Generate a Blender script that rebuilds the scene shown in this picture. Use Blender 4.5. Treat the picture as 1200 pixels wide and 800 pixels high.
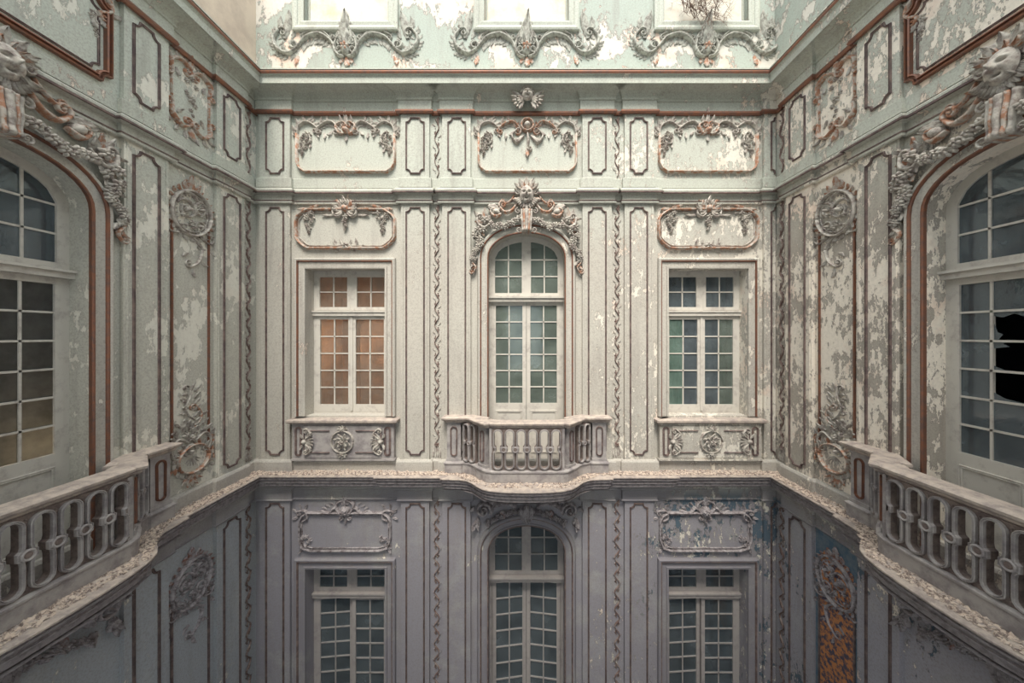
import bpy, bmesh, math, random
from mathutils import Vector, Matrix
from mathutils.geometry import tessellate_polygon
PI = math.pi
for o in list(bpy.data.objects): bpy.data.objects.remove(o)
SC = bpy.context.scene; COL = SC.collection
random.seed(7)
# ------------------------------------------------------------ camera, sky, light, exposure
F = 400.0; PPM = 65.0; D = F/PPM; ZC = 8.0          # the court is about 9.4 m wide; the back wall stands D in front of the camera
XL, XR = -4.80, 4.55
TCL, TCR = 3.06, 3.00                               # arch centres on the side walls, metres from the back wall
YF = -1.3                                           # front wall, behind the camera
cam = bpy.data.cameras.new('camera'); co = bpy.data.objects.new('camera', cam); COL.objects.link(co)
co.location = (0, 0, ZC); co.rotation_euler = (PI/2, 0, 0)
cam.sensor_width = 36; cam.lens = 36*F/1200; cam.shift_x = -0.01; cam.shift_y = -8/1200; cam.clip_start = .05
SC.camera = co
wd = bpy.data.worlds.new('world'); SC.world = wd; wd.use_nodes = True
bg = wd.node_tree.nodes['Background']; bg.inputs[0].default_value = (.90, .97, 1.0, 1); bg.inputs[1].default_value = 1.0
sl = bpy.data.lights.new('sun', 'SUN'); sl.energy = 3.0; sl.angle = math.radians(28); sl.color = (1, .93, .82)
so = bpy.data.objects.new('sun', sl); COL.objects.link(so); so.rotation_euler = (math.radians(33), 0, math.radians(-3)); so.location = (0, 0, 20)
SC.view_settings.view_transform = 'Standard'; SC.view_settings.look = 'None'; SC.view_settings.gamma = 1
SC.view_settings.use_curve_mapping = False; SC.view_settings.exposure = 0.9
def room_lamp(loc, e, col, size=.15):
    l = bpy.data.lights.new('room_lamp', 'POINT'); l.energy = e; l.color = col; l.shadow_soft_size = size
    o = bpy.data.objects.new('room_lamp', l); COL.objects.link(o); o.location = loc
room_lamp((X_ := (405-612)/PPM-.35, D+.95, ZC-.2), 9, (1, .80, .62))
room_lamp((XL-.75, D-TCL+.45, ZC-1.2), 3.2, (1, .72, .40))
room_lamp(((829-612)/PPM-.5, D+.8, ZC-.1), 7, (.75, 1, .9))

# ------------------------------------------------------------ materials
def nt(name):
    m = bpy.data.materials.new(name); m.use_nodes = True
    return m, m.node_tree.nodes, m.node_tree.links, m.node_tree.nodes['Principled BSDF']
def rgba(c): return (c[0], c[1], c[2], 1)
class G:
    def __init__(s, m): s.n = m.node_tree.nodes; s.l = m.node_tree.links
    def new(s, t, **k):
        n = s.n.new(t)
        for a, b in k.items(): setattr(n, a, b)
        return n
    def val(s, sock, v):
        if hasattr(v, 'links'): s.l.new(v, sock)
        else: sock.default_value = v
    def noise(s, vec, scale, detail=5, rough=.6, dist=0):
        n = s.new('ShaderNodeTexNoise'); s.l.new(vec, n.inputs['Vector']); n.inputs['Scale'].default_value = scale
        n.inputs['Detail'].default_value = detail; n.inputs['Roughness'].default_value = rough; n.inputs['Distortion'].default_value = dist
        return n.outputs['Fac']
    def math(s, op, a, b=0.0, clamp=False):
        n = s.new('ShaderNodeMath', operation=op, use_clamp=clamp); s.val(n.inputs[0], a); s.val(n.inputs[1], b); return n.outputs[0]
    def map(s, v, a, b, c=0., d=1.):
        n = s.new('ShaderNodeMapRange'); s.val(n.inputs[0], v); 
        for i, x in enumerate((a, b, c, d)): n.inputs[i+1].default_value = x
        return n.outputs[0]
    def mix(s, f, a, b, mode='MIX'):
        n = s.new('ShaderNodeMix', data_type='RGBA', blend_type=mode); s.val(n.inputs[0], f)
        s.val(n.inputs[6], rgba(a) if isinstance(a, tuple) else a); s.val(n.inputs[7], rgba(b) if isinstance(b, tuple) else b)
        return n.outputs[2]
    def mapping(s, vec, sc):
        n = s.new('ShaderNodeMapping'); s.l.new(vec, n.inputs[0]); n.inputs[3].default_value = sc; return n.outputs[0]
def paint(name, peel=0.0, mint=0.0, xr=None, under=(.80, .76, .68), peach=.3, low=(.325, .315, .355), mid=(.535, .51, .46), high=(.56, .585, .525), patch=.5, rough=.75, fine=.45, lowpeel=-.03, rimc=(.26, .22, .20)):
    """flaking wall paint: a coat of paint over older pale limewash, worn off in patches of their own shape"""
    m, n, l, b = nt(name); g = G(m)
    geo = g.new('ShaderNodeNewGeometry'); pos = geo.outputs['Position']
    sx = g.new('ShaderNodeSeparateXYZ'); l.new(pos, sx.inputs[0])
    wob = g.math('MULTIPLY', g.math('SUBTRACT', g.noise(pos, .8, 2), .5), 1.2)
    z = g.math('ADD', sx.outputs[2], wob)
    coat = g.mix(g.map(z, ZC-3.1, ZC-2.2), low, mid)  # low tint puts the deep court's mauve shade into the paint colour
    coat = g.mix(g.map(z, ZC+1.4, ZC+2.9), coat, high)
    if mint: coat = g.mix(mint, coat, (.50, .545, .495))
    stv = g.mapping(pos, (5, 5, .5))
    streak = g.noise(stv, 1.0, 6, .65)
    coat = g.mix(g.map(streak, .52, .78, 0, .55), coat, (.27, .24, .225))
    coat = g.mix(g.map(g.noise(pos, 1.3, 6, .7), .5, .75, 0, .45), coat, (.60, .60, .54))
    coat = g.mix(g.map(g.noise(pos, 45, 4, .7), .45, .72, 0, .6), coat, (.27, .235, .22))
    big = g.noise(pos, patch*2.2, 3, .6); stv2 = g.mapping(pos, (1, 1, .55)); sm = g.noise(stv2, 11, 8, .74)
    v = g.math('ADD', g.math('MULTIPLY', big, 1-fine), g.math('MULTIPLY', sm, fine))
    v = g.math('ADD', v, peel)
    v = g.math('ADD', v, g.map(sx.outputs[2], ZC-3.2, ZC-2.3, lowpeel, 0))
    if xr: v = g.math('ADD', v, g.map(sx.outputs[0], xr[0], xr[1], 0, xr[2]))
    mask = g.map(v, .565, .58); rim = g.map(v, .553, .566)
    un = g.mix(g.map(g.noise(pos, 1.7, 4), .55, .64, 0, peach), under, (.80, .52, .40))
    un = g.mix(g.map(g.noise(pos, 20, 5, .7), .45, .7, 0, .35), un, (.52, .47, .42))
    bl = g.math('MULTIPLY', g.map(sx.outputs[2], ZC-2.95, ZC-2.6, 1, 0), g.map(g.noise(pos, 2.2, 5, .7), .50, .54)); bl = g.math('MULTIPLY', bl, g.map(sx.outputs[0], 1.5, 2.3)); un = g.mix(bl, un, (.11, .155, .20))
    c = g.mix(rim, coat, rimc); c = g.mix(mask, c, un)
    l.new(c, b.inputs['Base Color']); b.inputs['Roughness'].default_value = rough; b.inputs['Specular IOR Level'].default_value = .3
    hgt = g.math('ADD', g.math('MULTIPLY', mask, -1.0), g.math('MULTIPLY', g.noise(pos, 60, 4, .7), .35))
    bp = g.new('ShaderNodeBump'); l.new(hgt, bp.inputs['Height']); bp.inputs['Strength'].default_value = .55; bp.inputs['Distance'].default_value = .006
    l.new(bp.outputs[0], b.inputs['Normal'])
    return m
def worn(name, a, bcol, scale=8, lo=.42, hi=.62, rough=.6, metal=0, bump=.3):
    m, n, l, b = nt(name); g = G(m); geo = g.new('ShaderNodeNewGeometry'); pos = geo.outputs['Position']
    f = g.noise(pos, scale, 6, .7)
    c = g.mix(g.map(f, lo, hi), a, bcol); l.new(c, b.inputs['Base Color'])
    b.inputs['Roughness'].default_value = rough; b.inputs['Metallic'].default_value = metal; b.inputs['Specular IOR Level'].default_value = .3
    bp = g.new('ShaderNodeBump'); l.new(g.noise(pos, 70, 4, .7), bp.inputs['Height']); bp.inputs['Strength'].default_value = bump; bp.inputs['Distance'].default_value = .004
    l.new(bp.outputs[0], b.inputs['Normal']); return m
MT = {
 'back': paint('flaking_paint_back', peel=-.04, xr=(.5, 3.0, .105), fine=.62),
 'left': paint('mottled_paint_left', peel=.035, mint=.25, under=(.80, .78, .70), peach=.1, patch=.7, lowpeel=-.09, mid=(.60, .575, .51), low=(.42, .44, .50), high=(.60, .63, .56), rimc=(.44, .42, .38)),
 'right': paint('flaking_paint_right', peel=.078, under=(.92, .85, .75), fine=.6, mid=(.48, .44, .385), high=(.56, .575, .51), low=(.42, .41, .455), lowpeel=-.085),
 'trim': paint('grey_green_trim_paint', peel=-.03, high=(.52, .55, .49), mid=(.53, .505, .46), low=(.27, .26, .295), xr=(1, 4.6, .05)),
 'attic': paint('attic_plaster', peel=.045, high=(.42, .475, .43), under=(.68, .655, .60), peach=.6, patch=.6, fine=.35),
 'attic_left': worn('attic_cream_plaster', (.66, .56, .46), (.52, .43, .36), 1.5, rough=.85),
 'stone': worn('balcony_stone', (.43, .40, .39), (.27, .245, .25), 5, rough=.8),
 'stone_dark': worn('grimy_ledge_stone', (.34, .31, .32), (.20, .175, .185), 16, rough=.8, bump=.5),  # darker stone tone for the ledge mouldings and balcony slabs
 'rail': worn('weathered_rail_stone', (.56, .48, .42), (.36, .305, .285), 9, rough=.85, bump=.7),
 'gilt': worn('old_gilding', (.27, .12, .075), (.17, .105, .09), 14, .4, .66, .4, .35),
 'line': worn('dark_moulding_paint', (.13, .095, .095), (.25, .185, .165), 9),
 'stucco': worn('grey_stucco', (.56, .53, .48), (.25, .205, .19), 14, .42, .64, .65),
 'stucco_gilt': worn('half_gilded_stucco', (.52, .47, .42), (.40, .20, .125), 14, .44, .56, .5),
 'stucco_attic': worn('mossy_grey_stucco', (.44, .445, .40), (.17, .155, .14), 14, .42, .64, .65),
 'stucco_low': worn('mauve_grey_stucco', (.45, .415, .43), (.15, .125, .13), 14, .42, .64, .65),  # this and the rust one: stucco darkened in colour for the ground storey's shade
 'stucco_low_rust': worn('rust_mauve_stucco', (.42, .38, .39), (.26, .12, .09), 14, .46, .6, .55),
 'wood': worn('worn_window_paint', (.60, .57, .52), (.38, .34, .32), 7, .5, .75, .6),
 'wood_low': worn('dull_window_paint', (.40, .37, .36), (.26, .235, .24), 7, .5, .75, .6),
 'dark': worn('dark_interior', (.05, .055, .07), (.03, .03, .04), 2),
 'ochre': worn('ochre_interior', (.56, .40, .29), (.34, .24, .18), 2.5),
 'board': worn('pale_orange_board', (.85, .55, .38), (.66, .42, .30), 2.5),
 'teal': worn('teal_curtain_cloth', (.16, .34, .28), (.10, .20, .19), 3),
 'net': worn('grey_net_curtain', (.22, .25, .22), (.12, .15, .14), 4),
 'cream': worn('cream_plaster_infill', (.68, .65, .58), (.62, .48, .33), 3, .5, .8, .9),
 'debris': worn('plaster_crumbs', (.66, .55, .465), (.24, .19, .17), 26, .47, .56, .95),
 'twig': worn('dead_twigs', (.20, .12, .085), (.11, .07, .06), 20),
 'ground': worn('courtyard_paving', (.25, .24, .23), (.16, .15, .15), 3),
 'slate': worn('bare_blue_undercoat', (.10, .17, .24), (.20, .24, .27), 12, .4, .65),
 'rust': worn('rust_orange_underlayer', (.62, .27, .11), (.10, .09, .13), 13, .46, .55, .7),
}
def glass(name, tint, mixf=.35, rough=.05, wire=False):
    m, n, l, b = nt(name); g = G(m); n.remove(b); out = n['Material Output']
    geo = g.new('ShaderNodeNewGeometry'); f = g.noise(geo.outputs['Position'], 2.5, 5, .6)
    tr = g.new('ShaderNodeBsdfTransparent'); tr.inputs[0].default_value = rgba(tint)
    df = g.new('ShaderNodeBsdfDiffuse'); df.inputs[0].default_value = rgba(tuple(c*.55 for c in tint))
    gl = g.new('ShaderNodeBsdfGlossy'); gl.inputs['Roughness'].default_value = rough; gl.inputs[0].default_value = (.8, .85, .9, 1)
    if wire: df = g.new('ShaderNodeBsdfTranslucent'); df.inputs[0].default_value = (.8, .8, .78, 1)
    m1 = g.new('ShaderNodeMixShader'); l.new(g.map(f, .35, .7, mixf*.4, mixf), m1.inputs[0]); l.new(tr.outputs[0], m1.inputs[1]); l.new(df.outputs[0], m1.inputs[2])
    if wire:
        sx = g.new('ShaderNodeSeparateXYZ'); l.new(geo.outputs['Position'], sx.inputs[0]); a = g.math('ADD', sx.outputs[1], sx.outputs[2]); b_ = g.math('SUBTRACT', sx.outputs[1], sx.outputs[2])
        w = g.math('MULTIPLY', g.math('SINE', g.math('MULTIPLY', a, 190.)), g.math('SINE', g.math('MULTIPLY', b_, 190.)))
        l.new(g.mix(g.map(w, -.3, .5), tuple(c*.35 for c in tint), tint), tr.inputs[0])
    fr = g.new('ShaderNodeFresnel'); fr.inputs[0].default_value = 1.5
    bp = g.new('ShaderNodeBump'); l.new(g.noise(geo.outputs['Position'], 6, 3), bp.inputs['Height']); bp.inputs['Strength'].default_value = .2; bp.inputs['Distance'].default_value = .01
    l.new(bp.outputs[0], gl.inputs['Normal'])
    m2 = g.new('ShaderNodeMixShader'); l.new(g.math('MINIMUM', g.math('MULTIPLY', fr.outputs[0], 1.4), .5), m2.inputs[0]); l.new(m1.outputs[0], m2.inputs[1]); l.new(gl.outputs[0], m2.inputs[2])
    l.new(m2.outputs[0], out.inputs[0]); return m
MT['glass'] = glass('dusty_blue_glass', (.42, .50, .55), .5)
MT['glass_green'] = glass('dusty_green_glass', (.56, .66, .60), .5)
MT['glass_warm'] = glass('dusty_clear_glass', (.85, .76, .66), .3)
MT['glass_teal'] = glass('teal_tinted_glass', (.55, .76, .68), .5)
MT['glass_wire'] = glass('ribbed_wire_glass', (.62, .64, .64), .55, .35, True)

# ------------------------------------------------------------ mesh helpers
class M:
    def __init__(s): s.v = []; s.f = []; s.mi = []
    def add(s, vs, fs, mat=0):
        k = len(s.v); s.v += [tuple(p) for p in vs]; s.f += [tuple(i+k for i in f) for f in fs]; s.mi += [mat]*len(fs)
    def box(s, x0, x1, y0, y1, z0, z1, mat=0):
        s.add([(x, y, z) for x in (x0, x1) for y in (y0, y1) for z in (z0, z1)],
              [(0, 1, 3, 2), (4, 6, 7, 5), (0, 4, 5, 1), (2, 3, 7, 6), (0, 2, 6, 4), (1, 5, 7, 3)], mat)
    def plate(s, outer, holes, y0, y1, mat=0):
        loops = [outer]+list(holes); flat = [p for lp in loops for p in lp]; n = len(flat)
        tri = tessellate_polygon([[Vector((p[0], p[1], 0)) for p in lp] for lp in loops])
        vs = [(p[0], y0, p[1]) for p in flat]+[(p[0], y1, p[1]) for p in flat]
        fs = [tuple(t) for t in tri]+[tuple(i+n for i in reversed(t)) for t in tri]
        k = 0
        for lp in loops:
            c = len(lp)
            for i in range(c): j = (i+1) % c; fs.append((k+i, k+j, n+k+j, n+k+i))
            k += c
        s.add(vs, fs, mat)
    def sweep(s, path, prof, closed=False, fm=lambda a, b, h: (a, -h, b), side=1, pc=False, mat=0, caps=True):
        """profile (offset to the right of the path * side, height) run along a 2D path with mitred corners"""
        n = len(path); nrm = []
        segs = n if closed else n-1
        for i in range(segs):
            a = path[i]; b = path[(i+1) % n]; dx = b[0]-a[0]; dy = b[1]-a[1]; L = math.hypot(dx, dy) or 1e-9
            nrm.append((dy/L*side, -dx/L*side))
        rows = []
        for i in range(n):
            if closed: n1, n2 = nrm[i-1], nrm[i]
            else: n1 = nrm[max(i-1, 0)]; n2 = nrm[min(i, n-2)]
            dt = n1[0]*n2[0]+n1[1]*n2[1]; k = 1/max(1+dt, .35)
            mx, my = (n1[0]+n2[0])*k, (n1[1]+n2[1])*k
            rows.append([fm(path[i][0]+mx*o, path[i][1]+my*o, h) for o, h in prof])
        m = len(prof); vs = [p for r in rows for p in r]; fs = []
        for i in range(segs):
            j = (i+1) % n
            for q in range(m if pc else m-1):
                r = (q+1) % m; fs.append((i*m+q, j*m+q, j*m+r, i*m+r))
        if pc and not closed and caps: fs += [tuple(range(m)), tuple(reversed(range((n-1)*m, n*m)))]
        s.add(vs, fs, mat)
    def build(s, name, mats, parent=None, smooth=False, loc=None, rot=None, recalc=True):
        me = bpy.data.meshes.new(name); me.from_pydata(s.v, [], s.f)
        if isinstance(mats, str): mats = [mats]
        for k in mats: me.materials.append(MT[k])
        if len(mats) > 1: me.polygons.foreach_set('material_index', s.mi)
        if recalc:
            bm = bmesh.new(); bm.from_mesh(me); bmesh.ops.recalc_face_normals(bm, faces=bm.faces); bm.to_mesh(me); bm.free()
        if smooth: me.polygons.foreach_set('use_smooth', [True]*len(me.polygons))
        return link(name, me, parent, loc, rot)
def link(name, me, parent=None, loc=None, rot=None):
    o = bpy.data.objects.new(name, me); COL.objects.link(o)
    if parent: o.parent = parent
    if loc is not None: o.location = loc
    if rot is not None: o.rotation_euler = rot
    return o
def tag(o, label, cat, group=None, kind=None):
    o['label'] = label; o['category'] = cat
    if group: o['group'] = group
    if kind: o['kind'] = kind
    return o
def X(px): return (px-612)/PPM
def Z(py): return (392-py)/PPM
# wall frames: local x runs to the viewer's right along the wall, -y points into the court, z=0 is the camera height
FR = {'back': ((0, D, ZC), 0), 'left': ((XL, 0, ZC), PI/2), 'right': ((XR, 0, ZC), -PI/2)}
def ST(w, t): return (D-t) if w == 'left' else (t-D)    # distance from the back wall -> local x
def place(w, s, z, d=0):
    o, r = FR[w]; v = Matrix.Rotation(r, 3, 'Z') @ Vector((s, -d, z)); return Vector(o)+v, (0, 0, r)
def empty(name, w, s, z, d=0):
    p, r = place(w, s, z, d); return link(name, None, None, p, r)
def copy_tree(o, parent=None):
    c = o.copy(); COL.objects.link(c)
    if parent: c.parent = parent
    for ch in list(o.children): copy_tree(ch, c)
    return c
def rect(x0, x1, z0, z1): return [(x0, z0), (x1, z0), (x1, z1), (x0, z1)]
def arch(c, hw, z0, zs, rise, n=20):
    """opening with a basket arch; counter-clockwise from lower left"""
    return [(c-hw, z0), (c+hw, z0)]+[(c+hw*math.cos(PI*i/n), zs+rise*math.sin(PI*i/n)**.92) for i in range(n+1)]
def notch(x0, x1, z0, z1, r, k=4):
    pts = []
    for cx, cz, a0 in ((x1, z0, PI), (x1, z1, -PI/2), (x0, z1, 0), (x0, z0, PI/2)):
        e = r*.28
        sx = -1 if cx == x1 else 1; sz = -1 if cz == z1 else 1
        arc = [(cx+r*math.cos(a0-PI/2*i/k), cz+r*math.sin(a0-PI/2*i/k)) for i in range(k+1)]
        p, q = arc[0], arc[-1]
        if abs(p[1]-cz) < 1e-6: pre = (p[0], p[1]); pts += [(p[0]+sx*0, p[1])]; 
        pts += arc
        if False: pts.append(q)
    out = []
    for p in pts:
        if not out or math.hypot(p[0]-out[-1][0], p[1]-out[-1][1]) > 1e-4: out.append(p)
    return out
BEAD = [(-.55, 0), (-.5, .9), (-.25, 1), (-.15, .45), (.15, .45), (.25, 1), (.5, .9), (.55, 0)]
def bead(m, path, w, h, closed=True, mat=0, d=0):
    m.sweep(path, [(o*w, d+q*h if q else d-.002) for o, q in BEAD], closed, mat=mat)

# ------------------------------------------------------------ ornament kit, drawn in 1/65 m units (u right, v up, height toward the court)
class Orn(M):
    def __init__(s, seed=1, k=1.5): super().__init__(); s.m = 1; s.k = k; s.r = random.Random(seed)
    def P(s, u, v, h): return (s.m*u/PPM, -h*s.k/PPM, v/PPM)
    def tube(s, pts, w0, w1=None, h=None, mat=0, lift=0, k=6):
        w1 = w0 if w1 is None else w1; n = len(pts); vs = []; fs = []
        for i, (u, v) in enumerate(pts):
            a = pts[max(i-1, 0)]; b = pts[min(i+1, n-1)]; dx, dy = b[0]-a[0], b[1]-a[1]; L = math.hypot(dx, dy) or 1
            nx, ny = dy/L, -dx/L; t = i/(n-1); w = (w0+(w1-w0)*t)/2; hh = (h or w*1.6)*(w/(max(w0, w1)/2)) if h else w*1.7
            for j in range(k+1):
                a_ = PI*j/k; o = -math.cos(a_)*w; vs.append(s.P(u+nx*o, v+ny*o, lift+math.sin(a_)*hh-.05))
        for i in range(n-1):
            for j in range(k): q = i*(k+1)+j; fs.append((q, q+1, q+k+2, q+k+1))
        fs += [tuple(range(k+1)), tuple(range((n-1)*(k+1), n*(k+1)))]
        s.add(vs, fs, mat)
    def curve(s, pts, n=8):
        """Catmull-Rom through the points"""
        P = [pts[0]]+list(pts)+[pts[-1]]; out = []
        for i in range(1, len(P)-2):
            for j in range(n):
                t = j/n; r = []
                for c in (0, 1):
                    a, b, d, e = P[i-1][c], P[i][c], P[i+1][c], P[i+2][c]
                    r.append(.5*(2*b+(d-a)*t+(2*a-5*b+4*d-e)*t*t+(3*b-a-3*d+e)*t**3))
                out.append(tuple(r))
        return out+[tuple(pts[-1])]
    def spiral(s, u, v, r, a0, turns=1.4, dr=1, w=2.0, mat=0, n=26, lift=0):
        pts = [(u+r*(1-.86*i/n)*math.cos(a0+dr*2*PI*turns*i/n), v+r*(1-.86*i/n)*math.sin(a0+dr*2*PI*turns*i/n)) for i in range(n+1)]
        s.tube(pts, w, w*.55, mat=mat, lift=lift, k=5); s.dome(u, v, r*.24, r*.3+w*.6, mat, lift=lift)
    def scroll(s, pts, r0, r1, w=2.4, d0=1, d1=1, mat=0, lift=0):
        """S or C scroll: a swelling band with volutes of radius r0, r1 at its two ends (0 for none)"""
        c = s.curve(pts, 6); n = len(c)
        for (end, nxt, r, dr) in ((c[0], c[1], r0, d0), (c[-1], c[-2], r1, d1)):
            if not r: continue
            dx, dy = end[0]-nxt[0], end[1]-nxt[1]; L = math.hypot(dx, dy) or 1; dx /= L; dy /= L
            px, py = -dy*dr, dx*dr; cu, cv = end[0]+px*r, end[1]+py*r
            s.spiral(cu, cv, r, math.atan2(-py, -px), 1.35, dr, w*.85, mat, 22, lift)
        half = n//2
        s.tube(c[:half+1], w*.8, w*1.25, mat=mat, lift=lift); s.tube(c[half:], w*1.25, w*.8, mat=mat, lift=lift)
    def dome(s, u, v, r, h=None, mat=0, rv=None, ang=0, lift=0, nu=8, nr=3):
        h = h or r*.8; rv = rv or r; vs = [s.P(u, v, lift+h)]; fs = []; ca, sa = math.cos(ang), math.sin(ang)
        for i in range(1, nr+1):
            t = i/nr*PI/2
            for j in range(nu):
                a = 2*PI*j/nu; x, y = r*math.sin(t)*math.cos(a), rv*math.sin(t)*math.sin(a)
                vs.append(s.P(u+x*ca-y*sa, v+x*sa+y*ca, lift+h*math.cos(t)-.05))
        for j in range(nu):
            q = (j+1) % nu; fs.append((0, 1+j, 1+q))
            for i in range(nr-1): fs.append((1+i*nu+j, 1+(i+1)*nu+j, 1+(i+1)*nu+q, 1+i*nu+q))
        s.add(vs, fs, mat)
    def leaf(s, u, v, ang, L, W, bend=0, h=1.3, mat=0, lobes=3, lift=0, n=9):
        a = math.radians(ang); vs = []; fs = []; x, y = u, v; st = L/n
        for i in range(n+1):
            t = i/n; w = W*.5*(math.sin(PI*min(1, t*.93+.07))**.65)*(1-.32*abs(math.sin(PI*lobes*t))); w = max(w, .08)
            nx, ny = math.sin(a), -math.cos(a); up = lift+h*(.55+.6*t*t)
            for q, hh in ((-1, -.1), (-.5, .75), (0, .45), (.5, .75), (1, -.1)):
                vs.append(s.P(x+nx*w*q, y+ny*w*q, max(-.1, up*hh+(.6*t*t*h if abs(q) == 1 else 0))+(0 if abs(q) < 1 else -.05)))
            x += math.cos(a)*st; y += math.sin(a)*st; a += math.radians(bend)/n
        for i in range(n):
            for j in range(4): q = i*5+j; fs.append((q, q+1, q+6, q+5))
        s.add(vs, fs, mat)
    def flower(s, u, v, r, mat=0, lift=0, np=5):
        a0 = s.r.random()*6
        for i in range(np):
            a = a0+2*PI*i/np; s.dome(u+r*.58*math.cos(a), v+r*.58*math.sin(a), r*.52, r*.5, mat, r*.34, a, lift, 6, 2)
        s.dome(u, v, r*.26, r*.75, mat, lift=lift, nu=6, nr=2)
    def fringe(s, pts, n, L, W, side=1, mat=0, lean=35, grow=0, lift=0):
        c = s.curve(pts, 8)
        for i in range(n):
            t = (i+.5)/n; k = min(int(t*(len(c)-1)), len(c)-2); a, b = c[k], c[k+1]
            an = math.degrees(math.atan2(b[1]-a[1], b[0]-a[0]))+side*(90-lean)
            s.leaf(a[0], a[1], an, L*(1+grow*math.sin(PI*t)), W, -side*25, .9, mat, 2, lift, 5)
    def height(s, u, v, hu, hv, fn, nu=18, nv=22, mat=0):
        vs = []; fs = []
        for i in range(nv+1):
            y = -1+2*i/nv; xm = math.sqrt(max(0, 1-y*y))*.999+.001
            for j in range(nu+1):
                x = (-1+2*j/nu)*xm; vs.append(s.P(u+x*hu, v+y*hv, fn(x, y)))
        for i in range(nv):
            for j in range(nu): q = i*(nu+1)+j; fs.append((q, q+1, q+nu+2, q+nu+1))
        s.add(vs, fs, mat)
    def both(s, fn):
        for m in (1, -1): s.m = m; fn()
        s.m = 1
def face_fn(H, beard=False):
    def g(x, y, cx, cy, sx, sy): return math.exp(-((x-cx)/sx)**2-((y-cy)/sy)**2)
    def f(x, y):
        h = H*math.sqrt(max(0, 1-x*x*.9-y*y*.9)); ax = abs(x)
        h += 1.45*H*(.42*g(x, y, 0, -.02, .13, .22)+.22*g(x, y, 0, .1, .08, .3)+.2*g(ax, y, .36, .34, .25, .09)-.3*g(ax, y, .36, .17, .17, .09)+.12*g(ax, y, .36, .16, .1, .05)
             + .2*g(ax, y, .42, -.15, .2, .2)-(.55 if beard else .18)*g(x, y, 0, -.45, .2, .1 if beard else .035)+.14*g(x, y, 0, -.36, .2, .05)+.18*g(x, y, 0, -.75, .25, .13))
        return max(h, -.05)
    return f

def orn_attic_sill():                # wide rocaille spray under an attic window
    o = Orn(3)
    def half():
        o.scroll([(13, 12), (17, 22), (30, 30), (46, 27), (56, 16)], 5, 6, 3.6, -1, 1, 0)
        o.scroll([(18, 26), (28, 35), (40, 36), (52, 30)], 3, 3, 2.4, -1, -1, 0); o.fringe([(18, 28), (34, 36), (52, 30)], 9, 7, 5, 1, 0, 20)
        o.fringe([(18, 22), (30, 28), (46, 26), (54, 20)], 9, 11, 5, -1, 0, 20)
        o.scroll([(58, 14), (68, 8), (80, 14), (84, 26), (78, 36)], 5, 5.5, 3.6, -1, 1, 0)
        o.fringe([(58, 13), (68, 8), (80, 13)], 7, 9, 5, -1, 0, 20)
        o.fringe([(80, 14), (85, 24), (80, 38)], 6, 7, 4.5, -1, 0, 25); o.fringe([(60, 16), (70, 10), (78, 16), (80, 28)], 6, 7, 4, 1, 0, 20)
        o.leaf(72, 26, 100, 32, 13, 8, 3.5, 0, 4); o.leaf(76, 36, 70, 16, 8, 50, 2, 0, 3); o.leaf(64, 26, 120, 14, 7, -40, 2, 0, 3)
        o.leaf(56, 6, -60, 12, 7, -30, 2, 1, 3); o.leaf(40, 30, 70, 9, 5, 20, 2, 0)
        o.scroll([(2, 4), (9, 6), (13, 14), (11, 24)], 0, 4, 3.2, 1, 1, 0, .6)
        o.leaf(5, 22, 75, 22, 9, 25, 3, 0, 3); o.leaf(3, 4, -40, 9, 6, -60, 2, 1)
    o.both(half)
    o.leaf(1, 16, 98, 38, 15, -22, 4, 0, 3, 4, 16); o.both(lambda: (o.leaf(5, 18, 86, 26, 10, 22, 3.4, 0, 3, 2, 12), o.leaf(8, 18, 66, 15, 8, 60, 3, 0, 3, 1))); o.dome(0, 12, 6, 5, 0, 8); o.flower(0, 14, 5, 1, 3); o.leaf(0, 4, -70, 12, 9, -50, 3, 1)
    return o
def vine_mesh(H, seed=1, A=2.4, pitch=20):
    o = Orn(seed); n = int(H/1.6); ph = 0
    pts = [(A*math.sin(2*PI*(H-i*H/n)/pitch), H-i*H/n) for i in range(n+1)]
    lo = 14 if H > 100 else 0
    pts = [p for p in pts if p[1] >= lo]
    o.tube(pts, 1.0, .9, 1.5, 1, k=4)
    k = H-pitch*.25; sg = 1
    while k > lo+4:
        o.leaf(sg*A*.2, k, 90-sg*35, 6, 2.8, sg*70, 1.5, 1, 2, 0, 6); o.leaf(-sg*A*.6, k-2, 90+sg*60, 4.5, 2.4, -sg*40, 1, 0, 1, 0, 4)
        o.dome(sg*A*1.05, k+pitch*.18, .8, .9, 0, nu=5, nr=2); o.dome(-sg*A*.7, k-4, .7, .8, 0, nu=5, nr=2)
        k -= pitch/2; sg = -sg
    o.leaf(0, H-2, 40, 6, 4, 90, 2, 1, 2)
    if lo:
        for a in (-25, -8, 8, 24): o.leaf(a*.06, 15, -90+a, 15, 3.4, -a*1.4, 1.8, 0, 1)
        o.flower(0, 15, 3, 1)
    return o
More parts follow.
